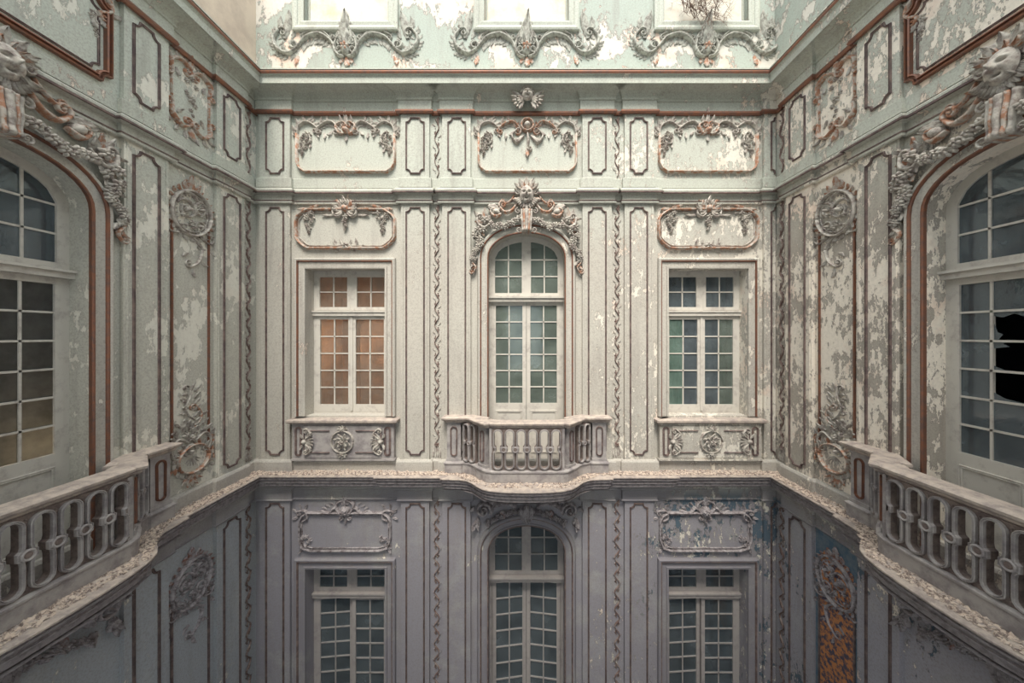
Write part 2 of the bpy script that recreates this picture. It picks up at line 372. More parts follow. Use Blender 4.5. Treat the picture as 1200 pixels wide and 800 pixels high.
def orn_cartouche_top():             # oval shell cartouche with a hanging scroll, 50 x 92
    o = Orn(5, 1.8); c = (0, 60)
    el = [(c[0]+19*math.cos(a)*1.0+2*math.sin(a), c[1]+21*math.sin(a)) for a in [2*PI*i/40 for i in range(41)]]
    o.tube(el, 2.6, 2.6, 2.4, 0); inn = [(c[0]+(p[0]-c[0])*.84, c[1]+(p[1]-c[1])*.84) for p in el]; o.tube(inn, 1.2, 1.2, 1.2, 0)
    for i in range(17):
        a = math.radians(-25+i*14.5); o.leaf(c[0]+19*math.cos(a), c[1]+21*math.sin(a), math.degrees(a)+20, 5.5, 4.6, -30, 1.8, 1, 2, 0, 5)
    o.spiral(-5, 62, 10, PI*.9, 1.6, -1, 2.4, 0); o.spiral(9, 66, 7, PI/2, 1.4, 1, 2.2, 0); o.spiral(8, 50, 6.5, -PI/2, 1.4, 1, 2, 0)
    o.scroll([(-13, 66), (-10, 76), (0, 78), (6, 72)], 0, 3, 2.2, 1, -1); 
    for q in range(5): o.dome(-9+q*4, 49-abs(q-2), 1.4, 1.6, 0, nu=6, nr=2)
    for i in range(26):
        a = math.radians(i*13.8); o.leaf(c[0]+13*math.cos(a), c[1]+15*math.sin(a), math.degrees(a), 5, 2.2, 0, 1.4, 0, 1, 0, 4)
    for i in range(9):
        a = math.radians(200+i*17); o.leaf(c[0]+20*math.cos(a), c[1]+22*math.sin(a), math.degrees(a)+25, 6, 4.5, 40, 2, 0, 2)
    for i in range(8): o.flower(o.r.uniform(-10, 10), 56+o.r.uniform(-9, 10), 2.2, 0, 1)
    o.leaf(0, 80, 85, 15, 8, 30, 3, 1, 3); o.leaf(3, 80, 40, 10, 6, 60, 2.5, 1); o.leaf(-3, 80, 140, 10, 6, -60, 2.5, 1)
    o.scroll([(-6, 40), (4, 36), (10, 28), (7, 16), (0, 10)], 0, 4, 1.8, 1, -1, 0)
    o.scroll([(8, 40), (18, 36), (24, 40)], 0, 3, 1.5, 1, 1, 0); o.scroll([(-8, 40), (-18, 38), (-24, 42)], 0, 3, 1.5, 1, -1, 0)
    for u, v, a in ((-22, 38, 200), (22, 36, -30), (-20, 34, 250), (21, 31, -70), (2, 8, -90), (6, 30, -20), (-2, 22, 200), (10, 18, -50)): o.leaf(u, v, a, 8, 4.5, 25, 1.6, 0, 2)
    return o
def orn_cartouche_foot():            # scrolling leaf spray over a ring, 50 x 94
    o = Orn(8, 1.7); c = (2, 24)
    el = [(c[0]+15*math.cos(a), c[1]+13*math.sin(a)) for a in [2*PI*i/34 for i in range(35)]]
    o.tube(el, 2.2, 2.2, 2.2, 1)
    o.spiral(-2, 32, 7, 0, 1.5, 1, 2.2, 0)
    for i in range(7): o.leaf(2, 26, -150+i*20, 9, 1.6, 0, .8, 0, 1, 0, 4)
    for s_ in (1, -1):
        o.scroll([(s_*3, 40), (s_*13, 46), (s_*19, 38), (s_*17, 30)], 0, 3.4, 2, 1, -s_, 0)
        o.scroll([(s_*15, 22), (s_*22, 16), (s_*21, 28), (s_*24, 38)], 0, 2.6, 1.6, 1, s_, 1)
        for u, v, a in ((18, 40, 40), (21, 33, 10), (22, 24, -20), (19, 14, -45), (12, 46, 60), (8, 50, 100), (24, 40, 80)): o.leaf(s_*u, v, 90-s_*(90-a), 7.5, 4, s_*35, 1.7, 0, 2)
    for a in (-125, -105, -90, -75, -55): o.leaf(0, 11, a, 13, 5, (a+90)*1.2, 2, 1, 3)
    for i in range(22):
        a = math.radians(i*16.4); o.leaf(c[0]+15.5*math.cos(a), c[1]+13.5*math.sin(a), math.degrees(a)+20, 6, 4, 40, 2, i % 4 == 0, 2, 0, 5)
    for i in range(16): u = o.r.uniform(-15, 15); v = 40+o.r.uniform(0, 16); o.leaf(u, v, 90-u*3+o.r.uniform(-50, 50), 8, 4.6, o.r.uniform(-60, 60), 2.6, 0, 2)
    for i in range(12): v = 54+i*3; o.leaf((i % 2-.5)*6, v, 90+(i % 2-.5)*-110, 7, 4, 40, 2.2, 0, 2)
    for u, v, r in ((0, 44, 3.6), (-5, 48, 3), (4, 49, 3), (0, 53, 3)): o.flower(u, v, r, 0)
    o.scroll([(0, 52), (7, 58), (9, 66), (4, 74)], 0, 3.2, 1.8, 1, 1, 1); o.scroll([(4, 60), (-3, 66), (-6, 74), (-1, 84), (-2, 92)], 0, 3, 1.5, 1, 1, 0)
    for u, v, a in ((9, 62, 20), (-4, 68, 160), (4, 76, 40), (-4, 80, 150), (-10, 56, 130), (11, 54, 30), (0, 88, 60)): o.leaf(u, v, a, 8, 3.8, 30, 1.6, 0, 2)
    return o
def orn_frieze_side():               # frame of scrolls with lines down both sides, 42 x 72
    o = Orn(9, 1.9)
    for s_ in (1, -1):
        o.tube([(s_*18, 18), (s_*18, 54)], 1.5, 1.5, 1.2, 1)
        o.scroll([(s_*18, 50), (s_*19, 60), (s_*10, 66), (s_*2, 62)], 3, 4, 2.6, s_, s_, 1); o.scroll([(s_*18, 22), (s_*18, 12), (s_*10, 6), (s_*2, 10)], 3, 4, 2.6, -s_, -s_, 1)
        for u, v, a in ((17, 62, 40), (12, 66, 70), (20, 55, 10), (14, 56, 240), (17, 8, -40), (12, 5, -70), (20, 14, -10), (13, 16, 120), (6, 68, 100), (6, 3, -100)): o.leaf(s_*u, v, 90-s_*(90-a), 7.5, 4.4, s_*30, 1.8, 0, 2)
    o.leaf(0, 64, 90, 12, 7, 20, 2.6, 1, 3); o.leaf(0, 8, -90, 11, 7, 20, 2.6, 1, 3)
    for u, v, r in ((0, 56, 3), (-4, 51, 2.4), (5, 50, 2.4), (0, 36, 3.6), (4, 32, 2.4), (-4, 40, 2.2), (0, 26, 2), (2, 22, 1.6)): o.flower(u, v, r, 0)
    return o
def orn_frieze_panel(cherub=False):  # scroll crest with corner sprays, on a framed frieze panel about 116 wide; v=0 is its foot
    o = Orn(12, 2.0)
    fr = [(-57, 44), (-57, 10), (-54, 4), (-48, 0), (48, 0), (54, 4), (57, 10), (57, 44)]
    o.tube(fr, 2.6, 2.6, 2.4, 1)
    def half():
        o.scroll([(57, 44), (54, 54), (44, 58), (34, 52)], 3, 4, 2.2, 1, 1, 0)
        o.scroll([(34, 50), (26, 56), (16, 58), (8, 50)], 3.6, 4.4, 2.4, -1, 1, 1 if cherub else 0)
        o.scroll([(48, 48), (42, 42), (42, 34), (48, 32)], 0, 3.2, 1.8, 1, -1, 0)
        for u, v, a in ((55, 55, 50), (50, 59, 80), (42, 60, 110), (36, 46, 220), (30, 56, 90), (22, 60, 80), (26, 46, 250), (56, 48, 20), (46, 44, 260), (16, 48, -60), (60, 46, 60)): o.leaf(u, v, a, 8, 4.4, 35, 1.8, 0, 2)
        o.fringe([(56, 48), (52, 56), (42, 58), (34, 52)], 8, 7, 4.4, -1, 0, 25); o.fringe([(34, 52), (24, 57), (14, 57), (8, 50)], 8, 6, 4, 1, 0, 25)
        o.fringe([(8, 50), (14, 56), (24, 56), (34, 50)], 7, 6, 4, 1, 1 if cherub else 0, 25)
        for i in range(16): t = i/15; w = 6*(1-t)+.8; o.flower(49+t*2+o.r.uniform(-w, w), 44-24*t+o.r.uniform(-1, 1), 2.6-t, 0, o.r.random(), np=4)
        for i in range(6): o.leaf(48+o.r.uniform(-6, 5), 42-i*3, o.r.uniform(0, 360), 6, 3.4, 40, 2, 0, 2)
    o.both(half)
    if cherub:
        o.both(lambda: (o.scroll([(4, 42), (12, 34), (18, 42), (12, 50)], 0, 3, 2.4, 1, 1, 0), o.leaf(4, 44, -50, 14, 6, 40, 2, 0, 3), o.leaf(9, 52, 20, 10, 6, 40, 2, 1)))
        o.tube([(7*math.cos(a), 54+7*math.sin(a)) for a in [2*PI*i/22 for i in range(23)]], 3, 3, 3, 1); o.dome(0, 54, 4.5, 4, 0)
        o.scroll([(0, 46), (1, 36), (0, 28)], 0, 3, 3, 1, 1, 0); o.leaf(0, 30, -90, 14, 6, 0, 3, 1, 3)
    else:
        o.both(lambda: (o.scroll([(3, 44), (9, 46), (11, 54), (5, 58)], 0, 3.4, 2.6, 1, 1, 1), o.leaf(3, 54, 60, 12, 5, 30, 2.4, 0, 3)))
        o.leaf(0, 52, 90, 22, 7, 6, 3, 0, 3); o.dome(0, 48, 4, 4, 1); o.leaf(0, 44, -90, 9, 5, 0, 2, 0)
    return o
def orn_cherub():
    o = Orn(13, 1.1)
    o.height(0, 9, 6.5, 7.5, face_fn(6.5), 20, 22)
    for i in range(12):
        a = math.radians(5+i*15.5); o.dome(6.6*math.cos(a), 11+7.6*math.sin(a), 1.9, 2.2, 0, lift=1.5, nu=7, nr=2)
    def w():
        for i in range(6): o.leaf(4.5, 5-i*.8, 42-i*18, 17-i*1.4, 5.4, -26, 2.8, 0, 2, 1)
        for i in range(4): o.leaf(4, 4, 30-i*22, 9, 4.6, -20, 3.2, 0, 2, 1.6)
    o.both(w)
    return o
def orn_panel_mid():                 # crest, corner sprays and foot flowers of the octagonal panel over a window; panel 116 x 48
    o = Orn(15, 1.9)
    p = [(-44, 0), (-48, 2), (-54, 7), (-57.5, 12), (-57.5, 34), (-54, 39), (-48, 43), (-44, 45), (44, 45), (48, 43), (54, 39), (57.5, 34), (57.5, 12), (54, 7), (48, 2), (44, 0)]
    q = [(x, z) for x, z in p]+[p[0]]
    o.tube(q, 3.2, 3.2, 2.6, 1); o.tube([(x*.945, 22.5+(z-22.5)*.87) for x, z in q], 1.2, 1.2, 1.1, 0)
    def half():
        o.scroll([(3, 40), (8, 36), (13, 39), (14, 45)], 0, 2.2, 2.2, 1, 1, 0, 1); [o.leaf(2, 44, a, L, 5.5, b, 3, mm_, 3, 1) for a, L, b, mm_ in ((70, 12, 20, 0), (45, 13, 40, 1), (15, 15, 30, 0), (-15, 14, 50, 0), (-50, 12, 50, 0))]; o.leaf(10, 40, -15, 18, 5, 25, 2.2, 0, 3)
        o.leaf(4, 50, 45, 10, 6, -30, 3, 1, 3); o.leaf(42, 48, 160, 12, 6, 30, 2.4, 1, 3); o.leaf(44, 46, 10, 12, 5, -40, 2, 1, 2)
        o.scroll([(30, 50), (26, 53), (23, 50)], 0, 1.8, 1.4, 1, 1, 0)
        for i in range(15): t = i/14; w = 6.5*(1-t)+.6; o.flower(43+o.r.uniform(-w, w), 42-24*t, 3.1-1.3*t, 0, o.r.random()*1.2, np=4)
        for i in range(5): o.leaf(43+o.r.uniform(-6, 6), 43-i*2, o.r.uniform(0, 360), 7, 4, 40, 2, 1 if i == 0 else 0, 2)
        for u, v, a in ((4, 3, 60), (9, 2, 30), (14, 1, 10), (6, -1, -30), (11, 4, 70)): o.leaf(u, v, a, 8, 3.8, 25, 1.8, 0, 2)
        o.flower(6, 2, 2.8)
    o.both(half)
    o.leaf(0, 46, 90, 13, 6, 5, 4, 0, 3, 1); o.dome(0, 46, 4.4, 4.5, 1, 5); o.flower(0, 52, 3, 0, 2); o.flower(0, 3, 4, 0, 1)
    for i, (v, r) in enumerate(((36, 3.6), (31, 3.2), (26, 2.6), (22, 1.8))): o.flower((-1)**i*.8, v, r, 0, 1)
    return o
def orn_panel_low():                 # the same kind of panel in the ground storey: shell crest, flowers on lower corners; 112 x 46
    o = Orn(17, 1.9)
    p = [(-40, 0), (-50, 3), (-53, 12), (-53, 34), (-50, 40), (-44, 44), (44, 44), (50, 40), (53, 34), (53, 12), (50, 3), (40, 0)]
    q = p+[p[0]]; o.tube(q, 2.6, 2.6, 2.2, 0); o.tube([(x*.95, 22+(z-22)*.88) for x, z in q], 1.1, 1.1, 1, 0)
    def half():
        o.scroll([(5, 44), (12, 50), (18, 44), (26, 46)], 0, 3, 2.2, 1, -1, 0); o.scroll([(3, 40), (8, 46), (10, 54), (4, 58)], 3, 3, 2.4, 1, 1, 0)
        o.fringe([(5, 54), (14, 52), (24, 46)], 5, 6, 3.6, 1, 0, 20)
        o.scroll([(50, 34), (44, 38), (46, 46), (54, 46)], 0, 3, 2.2, 1, -1, 0)
        for u, v, a in ((52, 48, 70), (56, 44, 30), (47, 48, 110), (55, 38, -20), (50, 32, -80)): o.leaf(u, v, a, 7, 4, 30, 1.8, 0, 2)
        for i in range(12): o.flower(46+o.r.uniform(-5, 6), 8+o.r.uniform(-8, 8), 2.6, 0, np=4)
        o.leaf(50, 2, -60, 7, 4, 20, 2, 0, 2)
    o.both(half); o.leaf(0, 52, 90, 12, 8, 4, 3.4, 0, 3); o.dome(0, 46, 6, 3.5, 0, 7); o.flower(0, 46, 4, 0, 2); o.leaf(0, 40, -90, 9, 5, 20, 2, 0)
    return o
def orn_breast():                    # medallion, side shells and line frame under a window; v=0 centre line
    o = Orn(19, 1.6)
    o.tube([(12.5*math.cos(a), 12.5*math.sin(a)) for a in [2*PI*i/32 for i in range(33)]], 1.6, 1.6, 1.8, 0)
    for r_, n_, l_, h_ in ((1, 8, 9.5, 2.6), (0, 8, 6.5, 3.6)):
        for i in range(n_): o.leaf(1*math.cos(i*PI/4+r_*.4), 1*math.sin(i*PI/4+r_*.4), i*45+r_*22, l_, 4.6, 10, h_, 0, 2)
    o.flower(0, 0, 3, 0, 3)
    for s_ in (1, -1):
        for a in (-60, -30, 0, 30, 60): o.leaf(0, s_*13, 90*s_+a, 6.5, 3.6, a*.5, 2, 0, 2)
        o.flower(0, s_*14, 2.6, 0, 1)
    def half():
        o.tube([(15, 12.5), (44, 12.5), (44, -12.5), (15, -12.5)], 1.1, 1.1, 1, 1)
        for i in range(7): o.leaf(44, 0, 120+i*20, 12, 4.2, 0, 2.4, 0, 2)
        o.scroll([(42, 3), (36, 9), (40, 14)], 0, 3, 2.2, 1, -1, 0); o.scroll([(42, -3), (36, -9), (40, -14)], 0, 3, 2.2, 1, 1, 0)
        o.leaf(44, 3, 30, 8, 4, 60, 2, 0, 2); o.leaf(44, -3, -30, 8, 4, -60, 2, 0, 2); o.dome(44, 0, 3, 3, 0)
    o.both(half)
    return o
def orn_crest():                     # garland around an arch head: leaf sprays, gilt scrolls and chains of flowers. v=0 at arch spring
    o = Orn(23)
    def half():
        o.scroll([(10, 72), (17, 62), (25, 60), (31, 66)], 4.5, 4.5, 3.4, 1, 1, 1)
        o.scroll([(29, 58), (36, 55), (41, 59)], 0, 3.5, 3.6, 1, 1, 1); o.scroll([(14, 80), (20, 72), (27, 70)], 0, 3, 2.2, 1, 1, 1)
        o.dome(35, 60, 5, 4.6, 0, 4, .5); o.leaf(30, 64, -10, 16, 9, 40, 4, 0, 4); o.leaf(33, 66, 20, 14, 8, -60, 3.4, 0, 3)
        for a, L in ((100, 11), (75, 15), (48, 17), (22, 16), (0, 12), (-25, 12), (-50, 13), (-80, 13), (130, 10), (160, 9)):
            o.leaf(48, 50, a, L, 5.4, o.r.uniform(-45, 45), 3.4, 1 if a in (75, -25, 0) else 0, 3)
        o.scroll([(40, 50), (48, 42), (56, 46), (57, 54)], 0, 3.6, 3, 1, 1, 0, 1)
        o.flower(48, 50, 4.5, 0, 3)
        for i in range(15):
            t = i/14; u = 9+t*32; v = 53-9*math.sin(t*2.4)+8*t*t*0; o.flower(u+o.r.uniform(-1, 1), v-2+o.r.uniform(-2.2, 2.2), 3.8, 0, 2.5+o.r.uniform(0, 1.6))
        for i in range(22):
            t = i/21; u = 52+8.5*t+2.5*math.sin(t*9); v = 40-36*t; w = 4.6*(1-t*.75)
            o.flower(u+o.r.uniform(-w, w), v+o.r.uniform(-1.5, 1.5), 4.2-t*1.4, 0, 1+o.r.uniform(0, 2.4)*(1-t*.5))
            if i % 3 == 0: o.leaf(u, v, o.r.uniform(-150, -30), 9, 5, o.r.uniform(-50, 50), 3.2, 1 if i % 10 == 0 else 0, 2)
        o.scroll([(61, 8), (63, 2), (59, -4), (62, -10)], 0, 2.6, 2.2, 1, 1, 1); o.leaf(61, 0, -80, 9, 4, 60, 2, 1, 2)
    o.both(half); o.tube([(-16, 50), (0, 52), (16, 50)], 4, 4, 4, 0, 1); return o
def orn_mask():                      # bearded mask with a crown of plumes, v=0 chin level
    o = Orn(29, 1.1)
    for i in range(7): o.leaf(5*math.cos(math.radians(i*30)), 17+2*math.sin(math.radians(i*30)), i*30, 9+4*math.sin(PI*i/6), 7.5, 0, 3.4, 0, 3, .8)
    for i in range(6): o.leaf(4*math.cos(math.radians(15+i*30)), 17, 15+i*30, 8, 4, 0, 3.4, 1, 2, 2)
    o.height(0, 11, 8, 10.5, face_fn(6.5, True), 24, 28)
    def half():
        for i in range(6): o.leaf(2.2+i*1.2, 4+i*.8, -92+i*9, 10-i*.6, 3.6, 45, 3, 0, 2, 1.4)
        o.leaf(1.2, 6.5, -20, 7, 2.4, -50, 2, 0, 1, 5.4)
        o.spiral(10, 14, 4, PI, 1.3, -1, 2.2, 0, 18, .5); o.leaf(9, 8, -35, 9, 5, 60, 2.6, 1, 2)
    o.both(half); o.leaf(0, 2, -90, 9, 5, 0, 3.5, 0, 3, 2)
    return o
def orn_keystone():                  # fluted scroll bracket, v=0 foot
    o = Orn(31, 1.1); n = 16
    for k, (a, b, up) in enumerate(((-8, -5, 0), (-5, -2.2, 1.1), (-2.2, 2.2, 1.8), (2.2, 5, 1.1), (5, 8, 0))):
        vs = []; fs = []
        for i in range(n+1):
            t = i/n; v = 1+26*t; h = 5+3.2*t+1.6*math.sin(t*PI*1.5)+up+(3*math.exp(-((t-.05)/.12)**2))
            tw = .68+.22*t
            for (u, hh) in ((a, h-.6), ((a+b)/2, h+.5), (b, h-.6)): vs.append(o.P(u*tw, v, hh))
            vs.append(o.P(a*tw, v, -3)); vs.append(o.P(b*tw, v, -3))
        for i in range(n):
            q = i*5; r = q+5
            for c, d_ in ((0, 1), (1, 2)): fs.append((q+c, q+d_, r+d_, r+c))
            fs.append((q+3, q, r, r+3)); fs.append((q+2, q+4, r+4, r+2))
        fs += [(3, 0, 1, 2, 4), tuple(n*5+i for i in (3, 0, 1, 2, 4))]
        o.add(vs, fs, 1 if k in (1, 3) else 0)
    for s_ in (1, -1): o.spiral(s_*8.5, 3.5, 3.2, -PI/2, 1.3, s_, 1.8, 0, 16, 5); o.spiral(s_*10, 26, 3.4, PI/2, 1.3, -s_, 2, 0, 16, 3)
    return o
def orn_crest_low():                 # leafy scrolls over a ground-storey arch, no chains
    o = Orn(37, 2.3)
    def half():
        o.spiral(50, 30, 9, PI, 1.7, -1, 3.4, 0, 30, 1); o.scroll([(12, 34), (24, 40), (36, 36), (42, 26)], 0, 0, 5, 1, 1, 0)
        for u, v, a, L in ((14, 30, 70, 14), (22, 36, 40, 14), (30, 36, 20, 12), (36, 32, 60, 12), (40, 38, 10, 16), (56, 20, -70, 14), (60, 30, -10, 6), (46, 18, -110, 9), (30, 28, 250, 9), (60, 14, -90, 10)): o.leaf(u, v, a, L, 7, o.r.uniform(-60, 60), 3.4, 1 if u == 30 else 0, 3)
        o.spiral(57, 12, 4, 0, 1.3, 1, 2.2, 0, 18)
        for i in range(20):
            t = i/19; o.flower(8+t*32+o.r.uniform(-1, 1), 28-8*t*t-3*t+o.r.uniform(-2.4, 2.4), 2.7, 0, o.r.uniform(0, 1.5))
    o.both(half); o.leaf(0, 14, 90, 24, 12, 0, 5, 0, 4); o.both(lambda: o.leaf(3, 14, 70, 22, 7, 30, 4, 0, 3))
    return o
OM = {}
SUB = {'vine_mid': 'stem', 'vine_frieze': 'stem', 'vine_low': 'stem', 'mask': 'plume', 'crest': 'gilded_scroll', 'breast': 'frame_line', 'keystone': 'flute', 'frieze_side': 'gilded_frame', 'frieze_panel': 'gilded_frame', 'frieze_panel_c': 'gilded_frame', 'mid_panel': 'gilded_frame'}
def ornament(key, fn, name, w, s, z, label, group=None, mats=('stucco', 'stucco_gilt'), d=.0, mir=False, cat='ornament'):
    if key not in OM:
        src = fn(); OM[key] = []; bins = {}
        for f, k in zip(src.f, src.mi):
            u = sum(src.v[i][0] for i in f)/len(f)*PPM
            if k: b = (SUB.get(key, 'gilded_leaf'), mats[1], (u > 4)-(u < -4) if key not in ('keystone', 'vine_mid', 'vine_low', 'vine_frieze', 'cart_foot', 'cart_top') else 0)
            elif key == 'breast' and abs(u) > 27: b = ('shell', mats[0], (u > 0))
            elif key == 'low_panel' and abs(u) > 30 and max(src.v[i][1] for i in f) < -.01 and not (abs(u) > 51.5 and 12 < sum(src.v[i][2] for i in f)/len(f)*PPM < 34): b = ('corner_spray', mats[0], (u > 0))
            else: b = ('', mats[0], 0)
            bins.setdefault(b, []).append(f)
        for b in sorted(bins, key=lambda q: (q[0] != '', q[0], q[2])):
            q = M(); use = {}
            for f in bins[b]:
                for i in f:
                    if i not in use: use[i] = len(q.v); q.v.append(src.v[i])
                q.f.append(tuple(use[i] for i in f)); q.mi.append(0)
            o = q.build(key, b[1], None, True); OM[key].append((b[0], o.data)); bpy.data.objects.remove(o)
    p, r = place(w, s, z, d); ob = link(name, OM[key][0][1], None, p, r)
    for nm_, me_ in OM[key][1:]: link(nm_, me_, ob)
    if mir: ob.scale.x = -1
    return tag(ob, label, cat, group)

# ------------------------------------------------------------ walls with openings
ZB, ZT = -ZC, 7.2
CW = 617                                               # axis of the back wall, px
def back_open(c): return (X(c)-.715, X(c)+.715)
AR = dict(hw=.69, zs=Z(303), rise=.46)                 # main arch opening
AL = dict(hw=.69, zs=Z(647), rise=.50)
LW, RW = 405.5, 829
OPN = {'back': [rect(*back_open(LW), Z(487), Z(315)), rect(*back_open(RW), Z(487), Z(315)), arch(X(CW), AR['hw'], Z(547), AR['zs'], AR['rise']),
                rect(*back_open(LW), -7.3, Z(665)), rect(*back_open(RW), -7.3, Z(665)), arch(X(CW), AL['hw'], -7.9, AL['zs'], AL['rise'])]}
for c in (406, 617, 827): OPN['back'].append(rect(X(c)-.76, X(c)+.76, Z(26), 6.75))
for w, tc in (('left', TCL), ('right', TCR)):
    OPN[w] = [arch(ST(w, tc), AR['hw'], Z(547), AR['zs'], AR['rise'])]
RNG = {'back': (XL-.3, XR+.3), 'left': (YF, D), 'right': (-D, -YF)}
WALL = {}
ZA = 4.62                                              # where the attic wall begins
for w in ('back', 'left', 'right'):
    lo, hi = [], []
    for h in OPN[w]: (hi if min(p[1] for p in h) > ZA else lo).append(h)
    m = M(); m.plate(rect(*RNG[w], ZB, ZA), lo, 0, .34)
    p, r = place(w, 0, 0); ob = m.build('wall_'+w, w, None, loc=p, rot=r); WALL[w] = ob
    tag(ob, {'back': 'far panelled courtyard wall between the two side walls, with paired pilasters', 'left': 'panelled courtyard wall at left with mottled mint paint',
             'right': 'panelled courtyard wall at right with paint flaking off in big pale patches'}[w], 'wall', kind='structure')
    m = M(); m.plate(rect(*RNG[w], ZA, ZT), hi, 0, .34)
    m.build('attic_wall', 'attic_left' if w == 'left' else 'attic', ob)['label'] = {'left': 'smooth cream plaster attic wall', 'right': 'attic wall with peach bare patches', 'back': 'mint and cream attic wall'}[w]
m = M(); m.plate(rect(XL-.3, XR+.3, ZB, ZT), [rect(a-.7, a+.7, b, b+2.6) for a in (-3.2, .1, 3.3) for b in (-1.4, -6.6)], 0, .3)
ob = m.build('wall_front', 'left', None, loc=(0, YF, ZC), rot=(0, 0, 0)); tag(ob, 'plain courtyard wall behind the viewer with window openings', 'wall', kind='structure')
ob.location.y = YF-.3
m = M(); m.box(XL-.4, XR+.4, YF-.4, D+.4, -.1, 0); tag(m.build('floor', 'ground'), 'dark paving at the bottom of the courtyard', 'floor', kind='structure')

# pilasters and panel mouldings: children of their wall
PD = .055
PIL = {'back': [(306, 342, 315, 335), (471, 504, 477.5, 498), (519, 552, 526, 546), (682, 716, 689, 709), (731, 765, 737.5, 757), (893, 914, 901, 921)]}
PIL['back'] = [tuple(X(a) for a in p) for p in PIL['back']]
PIL['back'][5] = (X(893), XR-.02, X(901), XR+.2)
for w, tc in (('left', TCL), ('right', TCR)):
    o = 0 if w == 'left' else -.02
    L = [(.318, .85, .423, .73), (1.572, 2.086, 1.70, 1.99)]; L += [(2*tc-b, 2*tc-a, 2*tc-d_, 2*tc-c_) for a, b, c_, d_ in L]
    PIL[w] = [tuple(sorted((ST(w, a), ST(w, b))))+tuple(sorted((ST(w, c_), ST(w, d_)))) for a, b, c_, d_ in L]
ZONES = [(-7.6, Z(573), Z(588), 'low'), (Z(537), Z(238), Z(245), 'mid'), (Z(212), Z(134), Z(141), 'frieze')]
for w in WALL:
    for (a, b, c, e) in PIL[w]:
        m = M(); m.box(a, b, -PD, .02, -7.8, Z(117)); pl = m.build('pilaster', w, WALL[w])
        for z0, z1, zt, kind in ZONES:
            zb = {'low': -7.3, 'mid': Z(531), 'frieze': Z(205)}[kind]
            if e > XR and w == 'back':
                m = M(); pth = [(XR-.03, zb), (c+.06, zb), (c+.05, zb+.05), (c, zb+.07), (c, zt-.07), (c+.05, zt-.05), (c+.06, zt), (XR-.03, zt)]; bead(m, pth, .023, .022, False, d=PD)
            else:
                m = M(); bead(m, notch(c, e, zb, zt, .075), .023, .022, True, d=PD)
            m.build('panel_moulding', 'line', pl)
        for side_, xx in ((1, a+.035), (1, b-.035)):       # fine quirk line along the pilaster edge
            m = M(); m.box(xx-.008, xx+.008, -PD-.008, -PD+.01, Z(537), Z(241)); m.build('edge_fillet', w, pl)
# base course between ledge and panels
def runs(w, base, brk, lo=None, hi=None):
    """plan line of a wall (local s, d) with forward breaks over the pilasters"""
    a, b = RNG[w]; pts = []
    ps = sorted((p[0], p[1]) for p in PIL[w]); return ps
def court_path(base, brk=0., grow=.02, bulge=False, wide=True):
    """plan line round the three walls in world XY, base distance from the wall plus breaks over pilasters and balcony bulges"""
    out = []
    spec = [('left', YF, D-base, TCL), ('back', XL+base, XR-base, None), ('right', -(D-base), -YF, TCR)]
    for w, s0, s1, tc in spec:
        ev = []
        if brk:
            for p in PIL[w]:
                a, b = p[0]-grow, p[1]+grow
                if w == 'back' and b > s1-.02: b = None
                if w == 'left' and p[0] < YF+.05: continue
                if w == 'right' and p[1] > -YF-.05: continue
                ev.append((a, [(a, base), (a, base+brk)])); 
                if b is not None: ev.append((b, [(b, base+brk), (b, base)]))
        if bulge:
            c = X(CW) if w == 'back' else ST(w, tc)
            prof = [(1.46, 0), (1.44, .06), (1.12, .08), (1.0, .12), (.9, .2), (.8, .33), (.7, .43), (.58, .49), (.4, .53), (.2, .545), (0, .55)]
            pts = [(c-x, base+y) for x, y in prof]+[(c+x, base+y) for x, y in reversed(prof[:-1])]
            ev = [(c, pts)]
            if w == 'back': ev = [(X(449), [(X(449), base), (X(449), base+.04)]), (c, [(q[0], q[1]+.04) for q in pts]), (X(785), [(X(785), base+.04), (X(785), base)])]
        ev.sort(key=lambda e: e[0]); loc = [(s0, base)]
        for _, p in ev: loc += p
        if w == 'back' and brk: loc.append((s1-brk, base+brk))
        else: loc.append((s1, base))
        if w == 'right' and brk: loc[0] = (-(D-base-brk), base)
        for s, d in loc:
            v, _ = place(w, s, 0, d); out.append((v.x, v.y))
    res = []
    for p in out:
        if not res or math.hypot(p[0]-res[-1][0], p[1]-res[-1][1]) > .004: res.append(p)
    return res
FM = lambda a, b, h: (a, b, ZC+h)
def trim(name, path, prof, mat, label=None, parent=None, smooth=False):
    m = M(); m.sweep(path, prof, False, FM); ob = m.build(name, mat, parent, smooth, recalc=False)
    if label: tag(ob, label, 'moulding', kind='structure')
    return ob
def zp(py, d): return (392-py)/F*(D-d)
# upper cornice
P0 = court_path(.0)
top = trim('trim_1', P0, [(0, 4.40), (.20, 4.36), (.27, 4.355), (.27, 4.37), (.295, zp(97, .3)), (.295, zp(90, .3)), (.31, zp(88.5, .3)), (.33, zp(87, .3)), (.33, zp(86.5, .33)), (.30, zp(86, .33)), (.30, zp(82, .3)), (.34, zp(81.5, .33)), (.34, zp(80, .33)), (.0, 4.66)], 'trim', 'top cornice running round the court under the attic wall')
trim('gilt_bead', P0, [(.29, zp(86.3, .33)), (.335, zp(86, .33)), (.345, zp(84, .33)), (.335, zp(82.3, .33)), (.29, zp(82, .33))], 'gilt', None, top)
cov = [(.02, zp(117.5, .03)), (.035, zp(117.5, .03)), (.035, zp(116, .04)), (.06, zp(112, .06)), (.10, zp(108, .1)), (.16, zp(104.5, .15)), (.235, 4.365), (.2, 4.37)]
trim('trim_2', court_path(.0, PD), [(o, z) for o, z in cov], 'trim', 'concave frieze moulding breaking forward over each pilaster', smooth=False)
